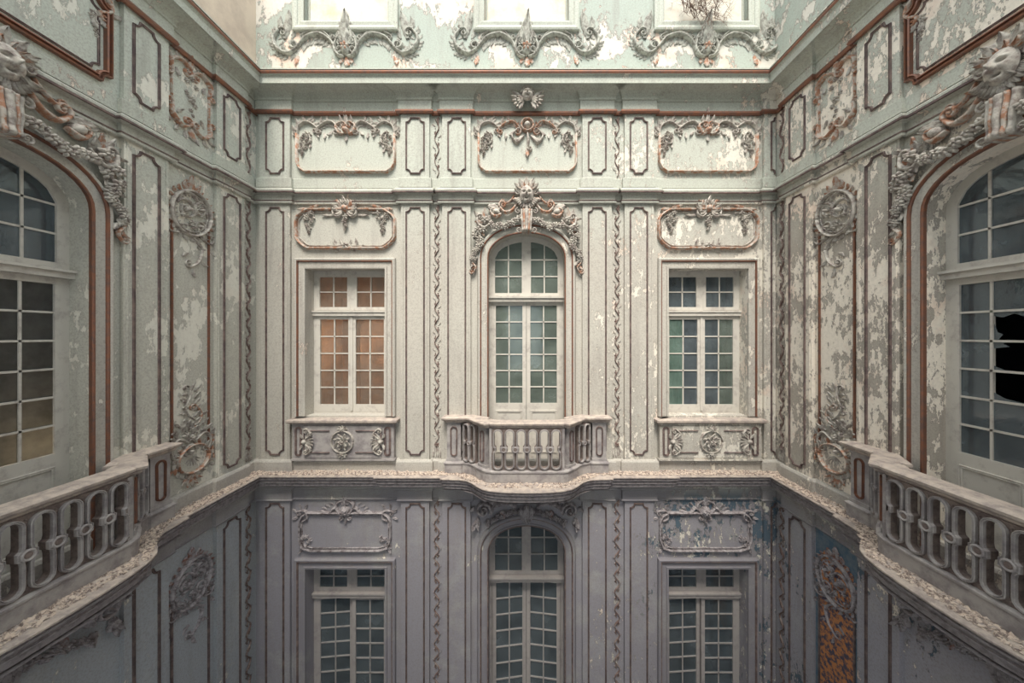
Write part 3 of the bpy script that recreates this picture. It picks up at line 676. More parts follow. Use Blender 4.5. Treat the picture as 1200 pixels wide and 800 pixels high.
g2 = trim('trim_3', court_path(.0, PD), [(0, zp(134.5, 0)), (.03, zp(134.5, .05)), (.03, zp(130, .05)), (.025, zp(130, .05)), (.025, zp(119, .05)), (.045, zp(118.6, .05)), (.045, zp(117.2, .05)), (0, zp(117, 0))], 'trim', 'flat band under the cove with a gilded round bead')
trim('gilt_bead', court_path(.0, PD), [(.02, zp(134.3, .06)), (.05, zp(134, .06)), (.065, zp(132, .06)), (.05, zp(129.6, .06)), (.02, zp(129.3, .06))], 'gilt', None, g2)
# string course
s3 = trim('trim_4', court_path(.0, PD), [(0, zp(239.5, 0)), (.03, zp(239.5, .05)), (.05, zp(238.5, .05)), (.05, zp(236.5, .05)), (.03, zp(235, .05)), (.03, zp(229, .05)), (.055, zp(228.4, .05)), (.09, zp(226.5, .08)), (.09, zp(225.4, .08)), (.105, zp(224.6, .1)), (.105, zp(222.8, .1)), (.0, zp(221, .0))], 'trim', 'double string course between main storey and frieze storey')
trim('gilt_bead', court_path(.0, PD), [(.03, zp(236.6, .06)), (.058, zp(236.3, .06)), (.062, zp(235.4, .06)), (.03, zp(234.8, .06))], 'line', None, s3)
trim('lower_bead', court_path(.0, PD), [(.095, zp(226.8, .1)), (.112, zp(226.4, .1)), (.112, zp(225.2, .1)), (.09, zp(225, .1))], 'line', None, s3)  # dark bead colour stands in for the shadow under the upper band
trim('trim_5', court_path(.0, PD), [(0, Z(221)), (.018, Z(221)), (.018, Z(210.5)), (0, Z(209.5))], 'trim', 'plain plinth band at the foot of the frieze storey')
trim('trim_6', court_path(.0, PD), [(0, Z(549.5)), (.05, Z(549.5)), (.05, Z(539)), (.03, Z(537)), (0, Z(536.5))], 'trim', 'plain base course standing on the ledge')
# ledge
ZL = -2.415
PB = court_path(.27, bulge=True)
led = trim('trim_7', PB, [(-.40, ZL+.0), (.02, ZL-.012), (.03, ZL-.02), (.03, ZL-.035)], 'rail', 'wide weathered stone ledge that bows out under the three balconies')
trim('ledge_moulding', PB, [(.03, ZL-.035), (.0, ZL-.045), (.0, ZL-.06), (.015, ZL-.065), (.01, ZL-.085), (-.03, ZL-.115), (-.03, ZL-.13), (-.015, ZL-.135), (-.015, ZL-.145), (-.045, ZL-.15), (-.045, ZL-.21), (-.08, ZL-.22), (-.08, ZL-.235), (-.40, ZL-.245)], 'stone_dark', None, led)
mm = M()
for w, cc in (('left', ST('left', TCL)), ('back', X(CW)), ('right', ST('right', TCR))):
    prof = [(1.44, 0), (1.44, .30), (1.12, .32), (.9, .46), (.7, .68), (.4, .78), (0, .8)]
    pts = [(cc-x, y) for x, y in prof]+[(cc+x, y) for x, y in reversed(prof[:-1])]
    for zz in (ZL-.02, ZL-.24):
        vs = []
        for s, d in pts: v, _ = place(w, s, zz, d); vs.append(v)
        mm.add(vs, [tuple(range(len(vs)))])
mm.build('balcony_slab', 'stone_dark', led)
trim('trim_8', court_path(.0, PD), [(0, ZL-.55), (.03, ZL-.55), (.045, ZL-.53), (.03, ZL-.515), (.03, ZL-.36), (.06, ZL-.34), (.06, ZL-.31), (.10, ZL-.28), (.13, ZL-.24), (.0, ZL-.23)], 'trim', 'frieze band directly beneath the stone ledge')
# crumbs on the ledge
cr = M(); rr = random.Random(4)
def crumb(x, y, z, r):
    a = rr.random()*6; vs = [(x+r*math.cos(a+q*2.1)*rr.uniform(.6, 1.2), y+r*math.sin(a+q*2.1)*rr.uniform(.6, 1.2), z+rr.uniform(0, .3)*r) for q in range(3)]
    vs.append((x, y, z+r*rr.uniform(.35, .9))); cr.add(vs, [(0, 1, 3), (1, 2, 3), (2, 0, 3)])
for w, s0, s1, cc in (('left', 0, D, ST('left', TCL)), ('back', XL, XR, X(CW)), ('right', -D, 0, ST('right', TCR))):
    for i in range(5200):
        s = rr.uniform(s0, s1); q = abs(s-cc); lim = .27+(.5 if q < .6 else max(0, .5*(1.25-q)/.65) if q < 1.25 else 0)
        d = rr.uniform(.05, lim-.01) if rr.random() < .4 else rr.uniform(lim*.55, lim-.01)
        v, _ = place(w, s, ZL-.01, d); crumb(v.x, v.y, v.z, rr.choice((.01, .014, .018, .024, .036)) if rr.random() < .97 else .045)
tag(cr.build('plaster_crumbs', 'debris', recalc=False), 'fallen plaster crumbs strewn along the top of the stone ledge', 'debris', kind='stuff')

# ------------------------------------------------------------ windows
def clip_arch(x0, x1, z0, z1, ar):
    """pane outline, its top following the arch when it would cross it"""
    if ar is None: return rect(x0, x1, z0, z1)
    c, hw, zs, rise = ar
    def zc(x): q = max(0, 1-((x-c)/hw)**2); return zs+rise*q**.46
    xs = [x0+(x1-x0)*i/8 for i in range(9)]; tops = [min(z1, zc(x)) for x in xs]
    pts = [(x1, z0)]+[(xs[i], tops[i]) for i in range(8, -1, -1) if tops[i] > z0+.01]+[(x0, z0)]
    pts = [(x, z) for i, (x, z) in enumerate(pts)]
    if pts[-1] == pts[-2]: pts.pop()
    if max(tops) < z0+.03: return None
    if tops[-1] <= z0+.01: pts = [(max(x for x, t in zip(xs, tops) if t > z0+.01), z0)]+pts[1:]
    if tops[0] <= z0+.01: pts = pts[:-1]+[(min(x for x, t in zip(xs, tops) if t > z0+.01), z0)]
    out = []
    for p in pts:
        if not out or math.hypot(p[0]-out[-1][0], p[1]-out[-1][1]) > 1e-4: out.append(p)
    return list(reversed(out))
def sash(parent, x0, x1, z0, z1, cols, rows, gl, wood, ar=None, y=.26, rail=.055, foot=None, ang=0, hinge=None, gaps=None, broken=None, glrow=None, bar=.022):
    """one leaf: frame and bars in one mesh, each pane its own child"""
    hx = x0 if hinge == 'l' else x1 if hinge == 'r' else 0
    root = M(); ft = foot or rail
    if ar: outer = clip_arch(x0, x1, z0, z1, ar); ia = (ar[0], ar[1]-rail*.9, ar[2], ar[3]-rail*.9)
    else: outer = rect(x0, x1, z0, z1); ia = None
    gx0, gx1, gz0, gz1 = x0+rail, x1-rail, z0+ft, z1-rail
    hole = clip_arch(gx0, gx1, gz0, gz1, ia)
    sh = lambda lp: [(p[0]-hx, p[1]) for p in lp]
    root.plate(sh(outer), [sh(hole)], y-.045, y)
    topz = max(p[1] for p in hole)
    xs = [gx0+(gx1-gx0)*i/cols for i in range(cols+1)]
    zs = gaps or [gz0+(gz1-gz0)*i/rows for i in range(rows+1)]
    def zc(x):
        if not ia: return gz1
        return min(gz1, ia[2]+ia[3]*max(0, 1-((x-ia[0])/ia[1])**2)**.46)
    for x in xs[1:-1]: root.box(x-bar/2-hx, x+bar/2-hx, y-.035, y-.004, gz0-.01, zc(x)+.01)
    for k, z in enumerate(zs[1:-1]):
        if broken and z in broken.get('bars', ()): continue
        a, b = gx0, gx1
        if ia:
            while zc(a) < z and a < gx1: a += .01
            while zc(b) < z and b > gx0: b -= .01
        root.box(a-.01-hx, b+.01-hx, y-.035, y-.004, z-bar/2, z+bar/2)
    ob = root.build('sash', wood, parent)
    if hx: ob.location = (hx, 0, 0)
    if ang: ob.location = (hx, y, 0); ob.rotation_euler = (0, 0, ang); 
    off = y if ang else 0
    if ang:
        for v in ob.data.vertices: v.co.y -= y
    for i in range(cols):
        for j in range(rows):
            lp = clip_arch(xs[i]+.002, xs[i+1]-.002, zs[j]+.002, zs[j+1]-.002, ia)
            if not lp or len(lp) < 3: continue
            if broken and (i, j) in broken['panes']:
                for sh_ in broken['panes'][(i, j)]:
                    q = [(xs[i]+(xs[i+1]-xs[i])*u, zs[j]+(zs[j+1]-zs[j])*v) for u, v in sh_]
                    m = M(); m.plate(sh(q), [], y-.02-off, y-.016-off); m.build('glass_shard', gl, ob)
                continue
            g_ = glrow(i, j) if glrow else gl
            m = M(); m.plate(sh(lp), [], y-.022-off, y-.017-off); m.build('pane', g_, ob)
    return ob
def casing(parent, path, closed, mat='trim', wd=.19, gold=True):
    """moulded architrave outside an opening; path runs so that the opening lies to its right"""
    m = M(); m.sweep(path, [(0, .0), (0, .045), (-.035, .05), (-.04, .03), (-.12, .035), (-.13, .06), (-.165, .07), (-.185, .05), (-wd, 0)], closed)
    ob = m.build('casing', mat, parent, recalc=False)
    if gold: m = M(); m.sweep(path, [(-.118, .03), (-.12, .05), (-.13, .064), (-.142, .064), (-.144, .05)], closed); m.build('gilt_line', gold if isinstance(gold, str) else 'gilt', parent, recalc=False)
    return ob
NW = [0]
def win_root(w, s, z, label):
    NW[0] += 1; e = empty('window_%d' % NW[0], w, s, z); tag(e, label, 'window', kind='structure'); return e
def room(w, s, zc, hw, z0, z1, mat, depth=1.7, x=.25):
    m = M(); m.box(s-hw-x, s+hw+x, .345, depth, z0-.15, z1+.15)
    # drop the side that faces the court
    m.f = [f for k, f in enumerate(m.f) if k != 2]; m.mi = m.mi[:len(m.f)]
    p, r = place(w, 0, 0); room.n += 1
    ob = m.build('wall_room_%d' % room.n, mat, None, loc=p, rot=r); return tag(ob, zc, 'room', kind='structure')
room.n = 0
def rect_window(w, c, z0, z1, zt, label, gl, wood='wood', low=False, rows=5, ang=(0, 0), full=True, inner='dark', rlabel='', trimmat='trim', glrow=None):
    hw = .715; e = win_root(w, c, z0, label); H = z1-z0
    casing(e, [(-hw, 0), (-hw, H), (hw, H), (hw, 0)], False, trimmat, gold='gilt' if not low else 'line')
    # fixed frame and transom
    f = M(); t = zt-z0; fw = .055
    f.plate(rect(-hw, hw, 0, H), [rect(-hw+fw, hw-fw, .03, t-.02), rect(-hw+fw, -.035, t+.09, H-fw), rect(.035, hw-fw, t+.09, H-fw)], .22, .30)
    f.build('frame', wood, e)
    tm = M(); tm.box(-hw, hw, .17, .26, t-.02, t+.045); tm.box(-hw, hw, .15, .26, t+.045, t+.07); tm.build('transom', wood, e)
    for (x0, x1, hg) in ((-hw+fw, -.035, 'l'), (.035, hw-fw, 'r')): sash(e, x0, x1, t+.09, H-fw, 2, 2, gl, wood, glrow=(lambda i, j, k=hg: glrow(k, i, j+5)) if glrow else None)
    for (x0, x1, hg, an) in ((-hw+fw, -.004, 'l', ang[0]), (.004, hw-fw, 'r', -ang[1])): sash(e, x0, x1, .03, t-.02, 2, rows, gl, wood, foot=.13, ang=an, hinge=hg, rail=.065, glrow=(lambda i, j, k=hg: glrow(k, i, j)) if glrow else None)
    st = M(); st.box(-.022, .022, .20, .215, .05, t-.03); 
    if not any(ang): st.build('meeting_stile', wood, e)
    room(w, c, rlabel, hw, z0, z1, inner)
    return e
def arch_window(w, c, z0, ar, label, gl, rows=6, wood='wood', zt=None, ang=(0, 0), inner='dark', rlabel='', zsill=None, broken=None, gold=True, zfoot=None, glrow=None):
    hw = ar['hw']; e = win_root(w, c, z0, label); zs = ar['zs']-z0; rise = ar['rise']; t = zt-z0; top_ = zs+rise
    pth = [(-hw, 0)]+list(reversed(arch(0, hw, 0, zs, rise)[2:]))+[(hw, 0)]
    casing(e, pth, False, 'trim', .2, 'gilt' if gold else 'line')
    m = M(); m.sweep(pth, [(.001, .0), (.008, .005), (.010, .045), (.002, .058), (-.012, .056), (-.018, .04)], False); m.build('inner_bead', 'gilt' if gold else 'line', e)
    fw = .05; A = (0, hw-fw, zs, rise-fw)
    f = M(); f.plate(arch(0, hw, 0, zs, rise), [rect(-hw+fw, hw-fw, .03, t-.02), clip_arch(-hw+fw, -.03, t+.09, 9, A), clip_arch(.03, hw-fw, t+.09, 9, A)], .22, .30); f.build('frame', wood, e)
    tm = M(); tm.box(-hw, hw, .15, .26, t-.02, t+.045); tm.box(-hw, hw, .12, .26, t+.045, t+.075); tm.build('transom', wood, e)
    g0 = t+.09+.055; h1 = (zs+.02-g0)/2+.0
    gaps = [g0, g0+.31, g0+.62, top_]
    for (x0, x1) in ((-hw+fw, -.03), (.03, hw-fw)): sash(e, x0, x1, t+.09, 9, 2, 3, 'glass' if gl == 'glass_wire' else gl, wood, ar=A, gaps=gaps)
    zf = zfoot or (Z(475)-z0-.03)
    for k, (x0, x1, hg, an) in enumerate(((-hw+fw, -.004, 'l', ang[0]), (.004, hw-fw, 'r', -ang[1]))):
        sash(e, x0, x1, .03, t-.02, 2, rows, gl, wood, foot=zf, ang=an, hinge=hg, rail=.07, broken=broken if broken and k == broken['leaf'] else None, glrow=glrow)
        if zf > .5 and not an:
            m = M(); bead(m, rect(x0+.09, x1-.09, .2, zf-.12), .03, .015, d=-.215); m.build('door_panel', wood, e)
    room(w, c, rlabel, hw, z0, top_+z0, inner)
    return e
# main storey
wl = rect_window('back', X(LW), Z(487), Z(315), Z(368), 'main floor window on the far wall with warm orange-brown panes, left of the balcony', 'glass_warm', inner='ochre', rlabel='ochre room behind the orange-brown window')
wr = rect_window('back', X(RW), Z(487), Z(315), Z(368), 'main floor window on the far wall with teal green panes, right of the balcony', 'glass_green', rlabel='dark room behind the teal window',
                 glrow=lambda k, i, j: 'glass_teal' if (k == 'l' and i == 0 and j < 5) else 'glass_green' if k == 'r' and i == 1 and j < 5 else 'glass')
wc = arch_window('back', X(CW), Z(547), AR, 'arched main floor balcony door under the bearded mask on the far wall', 'glass_green', zt=Z(351), rlabel='dim room behind the balcony door of the far wall', inner='net')
arch_window('left', ST('left', TCL), Z(547), AR, 'tall arched balcony window in the left wall, lower panes of ribbed wired glass', 'glass_wire', zt=Z(351), wood='wood', rlabel='dim room behind the window of the left wall')
shards = {'leaf': 0, 'bars': (), 'panes': {}}
arch_window('right', ST('right', TCR), Z(547), AR, 'tall arched balcony window in the right wall with a smashed pane', 'glass', zt=Z(351), rlabel='dim room behind the window of the right wall',
            broken={'leaf': 0, 'bars': (), 'panes': {(1, 4): [[(0, 0), (.12, 0), (.3, .22), (.14, .3), (0, .7)], [(0, .85), (.3, .78), (.62, .9), (1, .74), (1, 1), (0, 1)]], (1, 3): [[(0, .75), (.5, .82), (.3, .92), (.42, 1), (0, 1)], [(0, 0), (.5, 0), (.1, .14), (0, .2)]], (1, 2): [[(0, .3), (.0, .0), (1, 0), (1, .04), (.35, .12)]]}})
# ground storey
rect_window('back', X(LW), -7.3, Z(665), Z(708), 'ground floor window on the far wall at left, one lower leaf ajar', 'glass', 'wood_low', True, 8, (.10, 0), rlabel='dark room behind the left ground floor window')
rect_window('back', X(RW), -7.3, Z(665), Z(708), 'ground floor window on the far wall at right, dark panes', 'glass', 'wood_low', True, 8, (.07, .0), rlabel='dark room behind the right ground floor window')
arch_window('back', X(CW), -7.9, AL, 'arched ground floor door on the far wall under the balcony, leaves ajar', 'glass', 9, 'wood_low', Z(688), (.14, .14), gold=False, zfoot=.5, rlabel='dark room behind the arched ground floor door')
# attic blind windows
for c, nm in ((406, 'left'), (617, 'middle'), (827, 'right')):
    e = win_root('back', X(c), Z(26), 'attic window filled with pale plaster, %s one of three' % nm)
    H = 6.75-Z(26); hw = .76
    pth = rect(-hw, hw, 0, H); m = M()
    m.sweep(pth, [(0, -.02), (0, .03), (.03, .045), (.09, .035), (.1, .055), (.15, .07), (.18, .06), (.19, 0)], True); m.build('casing', 'trim', e, recalc=False)
    m = M(); m.box(-hw-.02, hw+.02, .10, .2, -.02, H); m.build('infill_panel', 'cream', e)
    m = M(); bead(m, rect(-hw+.03, hw-.03, .03, H-.03), .03, .03, d=-.10); m.build('infill_edge', 'trim', e)

# curtains and board seen through the panes
def curtain(w, s, z0, z1, wd, label, mat, y=.62, seed=1, amp=.035):
    m = M(); n = 40; vs = []; r = random.Random(seed); ph = r.random()*6
    for i in range(n+1):
        x = -wd/2+wd*i/n; yy = amp*math.sin(i*1.35+ph)+amp*.5*math.sin(i*.6+ph)
        vs += [(x, yy, 0), (x, yy, z1-z0)]
    m.add(vs, [(2*i, 2*i+2, 2*i+3, 2*i+1) for i in range(n)])
    p, r_ = place(w, s, z0, -y); ob = m.build('curtain', mat, None, True, loc=p, rot=r_, recalc=False); md = ob.modifiers.new('t', 'SOLIDIFY'); md.thickness = .004
    tag(ob, label, 'curtain')
curtain('back', X(RW)-.45, Z(487)-.1, Z(368), .5, 'teal curtain hanging at the left side behind the green panes', 'teal')
curtain('back', X(RW)+.5, Z(487)-.1, Z(315)+.1, .36, 'teal curtain drawn to the right side behind the green panes', 'teal', seed=3)
m = M(); m.box(-.17, .17, 0, .03, 0, 2.3); p, r_ = place('back', X(LW)-.28, Z(487)-.1, -.75); tag(m.build('board', 'board', None, loc=p, rot=r_), 'plain ochre board leaning inside the orange-brown window', 'board')

# ------------------------------------------------------------ window breasts (main storey, back wall)
for c, nm in ((LW, 'left'), (RW, 'right')):
    e = empty('window_breast', 'back', X(c), Z(537)); tag(e, 'panelled parapet under the %s main floor window of the far wall' % ('orange-brown' if nm == 'left' else 'teal'), 'parapet', 'parapets under the main floor windows')
    m = M(); m.box(-.90, .90, -.10, .01, 0, .66); m.box(-.92, .92, -.12, .01, -.0, .03); m.box(-.68, .68, -.115, .01, .05, .62); m.build('body', 'stone' if nm == 'left' else 'back', e)
    m = M(); hw = .97
    m.sweep([(-hw+.03, 0), (-hw+.03, -.14), (hw-.03, -.14), (hw-.03, 0)], [(-.2, .66), (0, .66), (.02, .675), (.035, .69), (.035, .725), (0, .74), (-.3, .74)], False, lambda a, b, h: (a, b, h), side=1)
    m.box(-hw+.05, hw-.05, -.12, .24, .67, .738); m.build('sill', 'rail', e)
    for s_ in (-1, 1):
        m = M(); st = [(s_*.79+.045*math.cos(a), .34+(.2 if math.sin(a) >= 0 else -.2)+.045*math.sin(a)) for a in [2*PI*i/16 for i in range(16)]]
        bead(m, st, .03, .02, d=.10); m.build('panel_moulding', 'line', e)
    ornament('breast', orn_breast, 'medallion_ornament', 'back', X(c), Z(537)+.34, 'round flower medallion with two shells, under the %s window' % ('orange-brown' if nm == 'left' else 'teal'), 'medallions under the main floor windows', ('stucco', 'line'), d=.115)

# ------------------------------------------------------------ balconies
def arcade(n, pitch, H):
    hw = pitch*.30; r = hw; wz = pitch*.42
    def ring(c):
        pts = []
        for i in range(9): a = PI*i/8; pts.append((c+hw*math.cos(a), H/2-.035-r+r*math.sin(a)))
        pts += [(c-hw, wz), (c-hw*.9, wz*.62), (c-hw*.52, wz*.42), (c-hw*.52, -wz*.42), (c-hw*.9, -wz*.62), (c-hw, -wz)]
        for i in range(9): a = PI+PI*i/8; pts.append((c+hw*math.cos(a), -H/2+.035+r+r*math.sin(a)))
        pts += [(c+hw, -wz), (c+hw*.9, -wz*.62), (c+hw*.52, -wz*.42), (c+hw*.52, wz*.42), (c+hw*.9, wz*.62), (c+hw, wz)]
        return pts
    return ring
BM = {}
def pierced(e, n, pitch, H, cx, dcy, ang, zc):
    """run of tall waisted openings: slab, one ring per opening, roundels and bead strips between them"""
    W = n*pitch+.02; ring = arcade(n, pitch, H)
    def T(o): o.location = (cx, -dcy, zc); o.rotation_euler = (0, 0, ang)
    cs = [(-(n-1)/2+i)*pitch for i in range(n)]
    key = (n, pitch)
    if key not in BM:
        s_ = M(); s_.plate(rect(-W/2, W/2, -H/2, H/2), [ring(c) for c in cs], -.015, .05); BM[key] = s_
    o = BM[key].build('pierced_slab', 'gilt_stone', e); T(o)
    base = o.matrix_basis
    def sub(name, me, c): q = link(name, me, o); q.location = (c, 0, 0)
    if ('r', pitch) not in BM:
        m = M(); m.sweep(ring(0), [(.002, -.055), (.002, .045), (.006, .05), (.012, .04), (.018, .05), (.024, .045), (.024, -.055)], True, side=1, pc=True)
        t = m.build('t', 'stone', None, recalc=True); BM[('r', pitch)] = t.data; bpy.data.objects.remove(t)
        m = Orn(1, 1.0); R = pitch*PPM*.215
        m.tube([(R*math.cos(a), R*math.sin(a)) for a in [2*PI*i/18 for i in range(19)]], 1.5, 1.5, 1.0, 0, lift=2.8, k=4)
        vs = []; nn = 18
        for hh in (-1.2, 3.0):
            for i in range(nn): a = 2*PI*i/nn; vs.append(m.P(R*1.1*math.cos(a), R*1.1*math.sin(a), hh))
        m.add(vs, [(i, (i+1) % nn, nn+(i+1) % nn, nn+i) for i in range(nn)]+[tuple(range(nn)), tuple(range(nn, 2*nn))], 0)
        m.dome(0, 0, R*.72, .45, 1, lift=3.0, nu=12, nr=2)
        for i in range(6): m.leaf(0, 0, i*60, R*.7, 1.3, 0, .5, 0, 1, 3.2, 4)
        t = m.build('t', ['stone', 'gilt_stone'], None); BM[('d', pitch)] = t.data; bpy.data.objects.remove(t)
        m = Orn(2, 1.0); z0 = pitch*PPM*.34; zz = z0
        while zz < H*PPM/2-2.2:
            m.dome(0, zz, .75, .9, 0, lift=.9, nu=6, nr=2)
            zz += 1.7
        t = m.build('t', 'gilt_stone', None, True); BM[('b', pitch)] = t.data; bpy.data.objects.remove(t)
    def bs(c):
        for sg in (1, -1): q = link('bead_strip', BM[('b', pitch)], o); q.location = (c, 0, 0); q.rotation_euler = (0, 0 if sg > 0 else PI, 0)
    for c in cs: sub('baluster_ring', BM[('r', pitch)], c)
    for i in range(n-1): sub('roundel', BM[('d', pitch)], cs[i]+pitch/2); bs(cs[i]+pitch/2)
    for s_ in (-1, 1): bs(s_*(n*pitch/2))
MT['gilt_stone'] = worn('brown_stained_stone', (.25, .20, .18), (.15, .115, .11), 14)
def post(e, cx, dcy, ang, w_, z0, z1, name, gmat):
    m = M(); m.box(-w_/2, w_/2, -.0, .17, z0, z1); m.box(-w_/2-.012, w_/2+.012, -.012, .18, z0, z0+.05); m.box(-w_/2-.01, w_/2+.01, -.01, .18, z1-.03, z1)
    o = m.build(name, 'stone', e, loc=(cx, -dcy, 0), rot=(0, 0, ang)); hw = w_*.22; zc = (z0+z1)/2+.01; hh = (z1-z0)/2-.09-hw
    m = M(); bead(m, [(hw*math.cos(a), zc+(hh if math.sin(a) > -.01 and not abs(a-PI*2) < .01 else -hh)+hw*math.sin(a)) for a in [2*PI*i/16+.0001 for i in range(16)]], .022, .02, d=0)
    m.build('panel_moulding', gmat, o)
def balcony(w, c, label, gmat):
    e = empty('balcony_balustrade', w, c, ZL); tag(e, label, 'balustrade', 'stone balustrades of the three balconies')
    half = [(1.40, .0), (1.40, .17), (1.15, .17), (1.13, .15), (1.08, .16), (.95, .22), (.86, .31), (.83, .36), (.66, .53), (.58, .56)]
    pth = [(-x, d) for x, d in half]+[(x, d) for x, d in reversed(half)]
    fm = lambda a, b, h: (a, -b, h)
    PZ0, PZ1, RZ = .20, .88, .985
    def ribbon(name, prof, mat): m = M(); m.sweep(pth, prof, False, fm, side=-1, pc=True); return m.build(name, mat, e)
    ribbon('plinth', [(.03, 0), (.03, PZ0-.05), (.045, PZ0-.04), (.045, PZ0-.02), (.02, PZ0), (-.15, PZ0), (-.15, 0)], 'stone')
    rp = [(1.42, 0), (1.42, .19), (1.12, .19), (1.12, .15), (1.06, .165), (.95, .215), (.89, .255), (.92, .30), (.68, .57), (.61, .53), (.57, .56)]
    pth = [(-x, d) for x, d in rp]+[(x, d) for x, d in reversed(rp)]
    ribbon('handrail', [(.0, PZ1), (.02, PZ1+.015), (.02, PZ1+.03), (.045, PZ1+.05), (.06, PZ1+.06), (.065, PZ1+.085), (.05, RZ-.01), (.02, RZ), (-.15, RZ), (-.18, RZ-.02), (-.18, PZ1+.05), (-.14, PZ1)], 'rail')
    for s_ in (-1, 1):
        post(e, s_*1.275, .17, 0, .24, PZ0, PZ1, 'end_post', gmat)
        m = M(); m.box(-.02, .02, -.16, 0, PZ0, PZ1); m.build('wall_return', 'stone', e, loc=(s_*1.38, 0, 0))
        post(e, s_*.745, .44, s_*math.atan2(.17, .17), .20, PZ0, PZ1, 'corner_post', gmat)
        a = math.atan2(.13, .25); pierced(e, 2, .125, PZ1-PZ0, s_*.985, .215, s_*a, (PZ0+PZ1)/2)
        m = M(); m.box(-.025, .025, 0, .13, PZ0, PZ1); m.build('pier', 'stone', e, loc=(s_*.59, -.57, 0))
    pierced(e, 6, .19, PZ1-PZ0, 0, .555, 0, (PZ0+PZ1)/2)
    return e
balcony('back', X(CW), 'bowed stone balcony balustrade at the centre of the far wall', 'line')
balcony('left', ST('left', TCL), 'bowed stone balcony balustrade on the left wall, cut by the left edge', 'gilt')
balcony('right', ST('right', TCR), 'bowed stone balcony balustrade on the right wall, cut by the right edge', 'gilt')

# ------------------------------------------------------------ stucco ornaments
side_word = {'left': 'left wall', 'right': 'right wall'}
for c, nm in ((406, 'left'), (617, 'middle'), (827, 'right')):
    ornament('attic_spray', orn_attic_sill, 'rocaille_ornament', 'back', X(c), Z(72), 'wide scrolled stucco spray under the %s attic window' % nm, 'stucco sprays under the attic windows', ('stucco_attic', 'stucco_gilt'))
for c, nm in ((406, 'above the orange-brown window'), (829, 'above the teal window')):
    ornament('frieze_panel', orn_frieze_panel, 'frieze_panel_ornament', 'back', X(c), Z(202), 'scroll-topped stucco panel in the frieze %s, below the cove' % nm, 'scroll-topped panels of the frieze')
    ornament('mid_panel', orn_panel_mid, 'overdoor_panel_ornament', 'back', X(c if c > 500 else 405.5), Z(291), 'octagonal stucco panel with flower drops directly %s' % nm, 'octagonal stucco panels over the windows')
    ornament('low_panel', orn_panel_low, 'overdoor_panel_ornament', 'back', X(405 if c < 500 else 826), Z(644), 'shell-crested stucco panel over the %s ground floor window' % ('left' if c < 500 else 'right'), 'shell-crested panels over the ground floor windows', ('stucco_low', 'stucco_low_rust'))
ornament('frieze_panel_c', lambda: orn_frieze_panel(True), 'frieze_panel_ornament', 'back', X(618), Z(202), 'stucco frieze panel with a gilded ring below the winged cherub')
ornament('cherub', orn_cherub, 'cherub_ornament', 'back', X(618), Z(128), 'winged cherub head on the cove at the centre of the far wall', d=.15, cat='sculpture')
for w, s, nm in (('back', X(CW), 'far wall'), ('left', ST('left', TCL), 'left wall'), ('right', ST('right', TCR), 'right wall')):
    ornament('crest', orn_crest, 'garland_ornament', w, s, Z(310), 'flower garland with leaf sprays around the arch head of the %s' % nm, 'garlands around the main floor arches', d=.045)
    ornament('mask', orn_mask, 'mask_ornament', w, s, Z(242), 'bearded stone mask with plumes above the arch of the %s' % nm, 'bearded masks above the arches', d=.09, cat='sculpture')
    ornament('keystone', orn_keystone, 'keystone', w, s, Z(275), 'fluted scroll keystone at the top of the main arch of the %s' % nm, 'scroll keystones of the arches', d=.03, cat='keystone')
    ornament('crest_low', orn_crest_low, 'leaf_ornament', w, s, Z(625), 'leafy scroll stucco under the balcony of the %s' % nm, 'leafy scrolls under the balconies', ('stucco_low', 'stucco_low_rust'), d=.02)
FRB = (Z(206), (206-141))
def vines(w, s, where):
    ornament('vine_mid', lambda: vine_mesh(292, 2), 'vine_ornament', w, s, Z(536), 'long wavy stucco vine in the main storey, %s' % where, 'wavy stucco vines of the main storey', ('stucco', 'vine'))
    ornament('vine_frieze', lambda: vine_mesh(68, 3, 2.4, 26), 'vine_ornament', w, s, Z(208), 'short wavy stucco vine in the frieze, %s' % where, 'short stucco vines of the frieze', ('stucco', 'vine'))
    ornament('vine_low', lambda: vine_mesh(400, 4, 2.8, 20), 'vine_ornament', w, s, Z(988), 'dark wavy stucco vine in the ground storey, %s' % where, 'wavy stucco vines of the ground storey', ('stucco_low', 'vine'))
MT['vine'] = worn('brown_vine_stucco', (.19, .125, .11), (.40, .35, .32), 14, .46, .68)
vines('back', X(512), 'on the far wall left of the balcony'); vines('back', X(723), 'on the far wall right of the balcony')
vines('left', ST('left', .185), 'on the left wall beside the corner'); vines('right', ST('right', .185), 'on the right wall beside the corner')
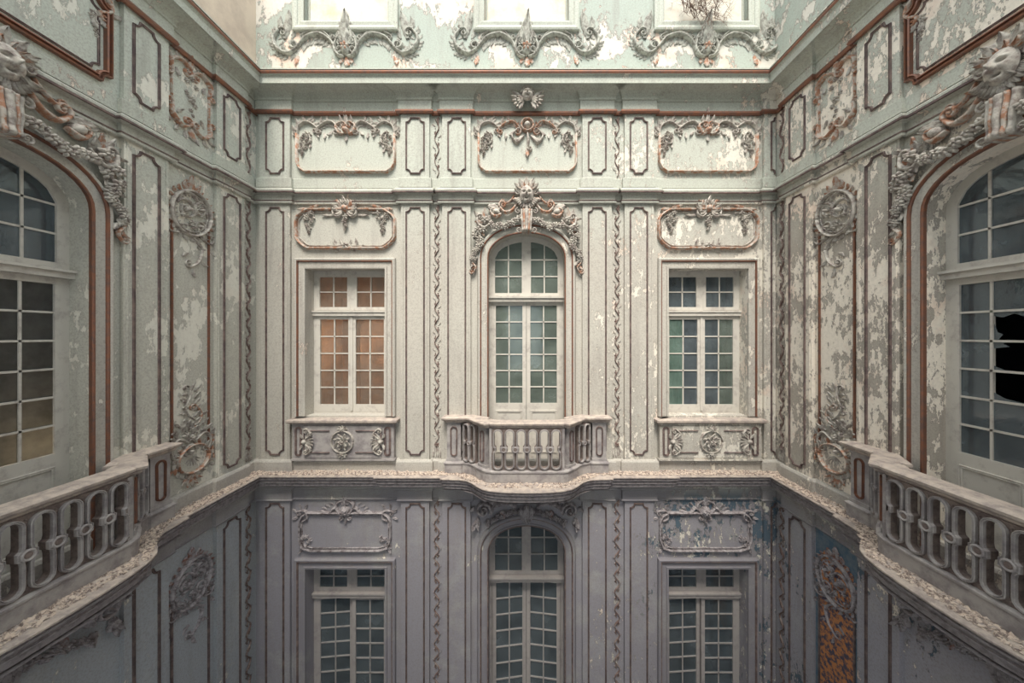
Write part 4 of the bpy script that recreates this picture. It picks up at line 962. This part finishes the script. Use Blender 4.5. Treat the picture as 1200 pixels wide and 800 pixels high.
for w in ('left', 'right'):
    tc = TCL if w == 'left' else TCR
    for t, q in ((1.215, 'towards the far corner'), ):
        s = ST(w, t)
        a = ornament('cart_top', orn_cartouche_top, 'cartouche_ornament', w, s, Z(338), 'oval shell cartouche high on the main storey of the %s wall' % w, 'oval shell cartouches', mir=(w == 'right'))
        ornament('cart_foot', orn_cartouche_foot, 'cartouche_ornament', w, s, Z(533), 'leafy ring-shaped cartouche low on the %s wall above the ledge' % w, 'leafy ring cartouches above the ledge', mir=(w == 'right'))
        ornament('frieze_side', orn_frieze_side, 'frieze_ornament', w, s, Z(207), 'gilded scroll frame in the frieze of the %s wall' % w, 'scroll frames in the side friezes', mir=(w == 'right'))
        ornament('cart_low', orn_cartouche_top, 'cartouche_ornament', w, s, Z(685), 'shell cartouche below the ledge on the %s wall' % w, 'shell cartouches below the ledge', ('stucco_low', 'stucco_low_rust'), mir=(w == 'right'))
        for z0, z1 in ((Z(500), Z(290)), (-7.2, Z(628))):
            for dx in (-.275, .275): m = M(); m.box(s+dx-.012, s+dx+.012, -.022, .01, z0, z1); m.build('panel_moulding', 'gilt' if z0 > -5 else 'line', WALL[w])
    # big framed frieze panel above the side arch
    s = ST(w, tc); hw = .85; m = M(); pth = notch(s-hw, s+hw, Z(203), Z(143), .09); bead(m, pth, .06, .05); m.build('frieze_panel_moulding', 'gilt', WALL[w]); m = M(); bead(m, notch(s-hw+.08, s+hw-.08, Z(203)+.08, Z(143)-.08, .07), .02, .015); m.build('frieze_panel_fillet', 'line', WALL[w])
    for q in (-1, 1):
        if True: ornament('corner_spray', lambda: (lambda o: (o.scroll([(0, -2), (6, 4), (2, 12), (-8, 12)], 3, 4, 2.8, 1, 1, 1), [o.leaf(u, v, a, 9, 5, 30, 2.4, 0, 3) for u, v, a in ((2, 8, 40), (-4, 12, 90), (6, 2, 10), (-8, 8, 200), (0, -4, -80), (-3, -8, -100), (-10, 12, 150))], [o.flower(-3+o.r.uniform(-2, 2), -6-i*3, 2.6-.2*i) for i in range(6)], o)[-1])(Orn(41)),
                          'corner_ornament', w, s+q*.78, Z(152), 'stucco spray on the upper %s corner of the big frieze panel, %s wall' % ('right' if q > 0 else 'left', w), 'sprays on the big frieze panels', mir=(q < 0))
# bare panel at lower right: blue undercoat with rust-orange field
s = ST('right', 1.215); m = M(); m.box(s-.345, s+.345, -.006, .005, -7.2, Z(586)); m.build('bare_panel', 'slate', WALL['right'])['label'] = 'blue undercoat laid bare'
m = M(); m.plate(notch(s-.255, s+.255, -6.6, Z(603), .06), [], -.014, 0); m.build('bare_panel', 'rust', WALL['right'])['label'] = 'rust-orange flaking field'

# dead plant in the right attic window
m = M(); r = random.Random(11)
def twig(p, d, L, rad, depth):
    n = 5; q = Vector(p); d = Vector(d); rings = []
    for i in range(n+1):
        rings.append((q.copy(), rad*(1-.6*i/n))); d = (d+Vector((r.uniform(-.35, .35), r.uniform(-.2, .2), r.uniform(-.35, .3)))).normalized(); q = q+d*L/n
    vs = []; fs = []
    for c, rr_ in rings:
        for k in range(3): a = 2*PI*k/3; vs.append((c.x+rr_*math.cos(a), c.y+rr_*math.sin(a)*.7, c.z+rr_*math.sin(a+.6)))
    for i in range(n):
        for k in range(3): fs.append((i*3+k, i*3+(k+1) % 3, i*3+3+(k+1) % 3, i*3+3+k))
    m.add(vs, fs)
    if depth: 
        for k in range(4): c = rings[r.randint(1, n)][0]; twig(c, (r.uniform(-1, 1), r.uniform(-.8, .1), r.uniform(-.8, .8)), L*.6, rad*.7, depth-1)
for i in range(26): twig((r.uniform(-.35, .35), r.uniform(-.04, .04), r.uniform(.05, .25)), (r.uniform(-1, 1), -.3, r.uniform(-.2, 1)), .38, .008, 2)
for i in range(5): twig((.08*i-.1, -.08, .05), (r.uniform(-.2, .2), -.3, -1), .3, .006, 1)
p, r_ = place('back', X(820), Z(26)+.02, .0); tag(m.build('dead_plant', 'twig', None, loc=p, rot=r_, recalc=False), 'dry brown plant growing out of the right attic window', 'plant')
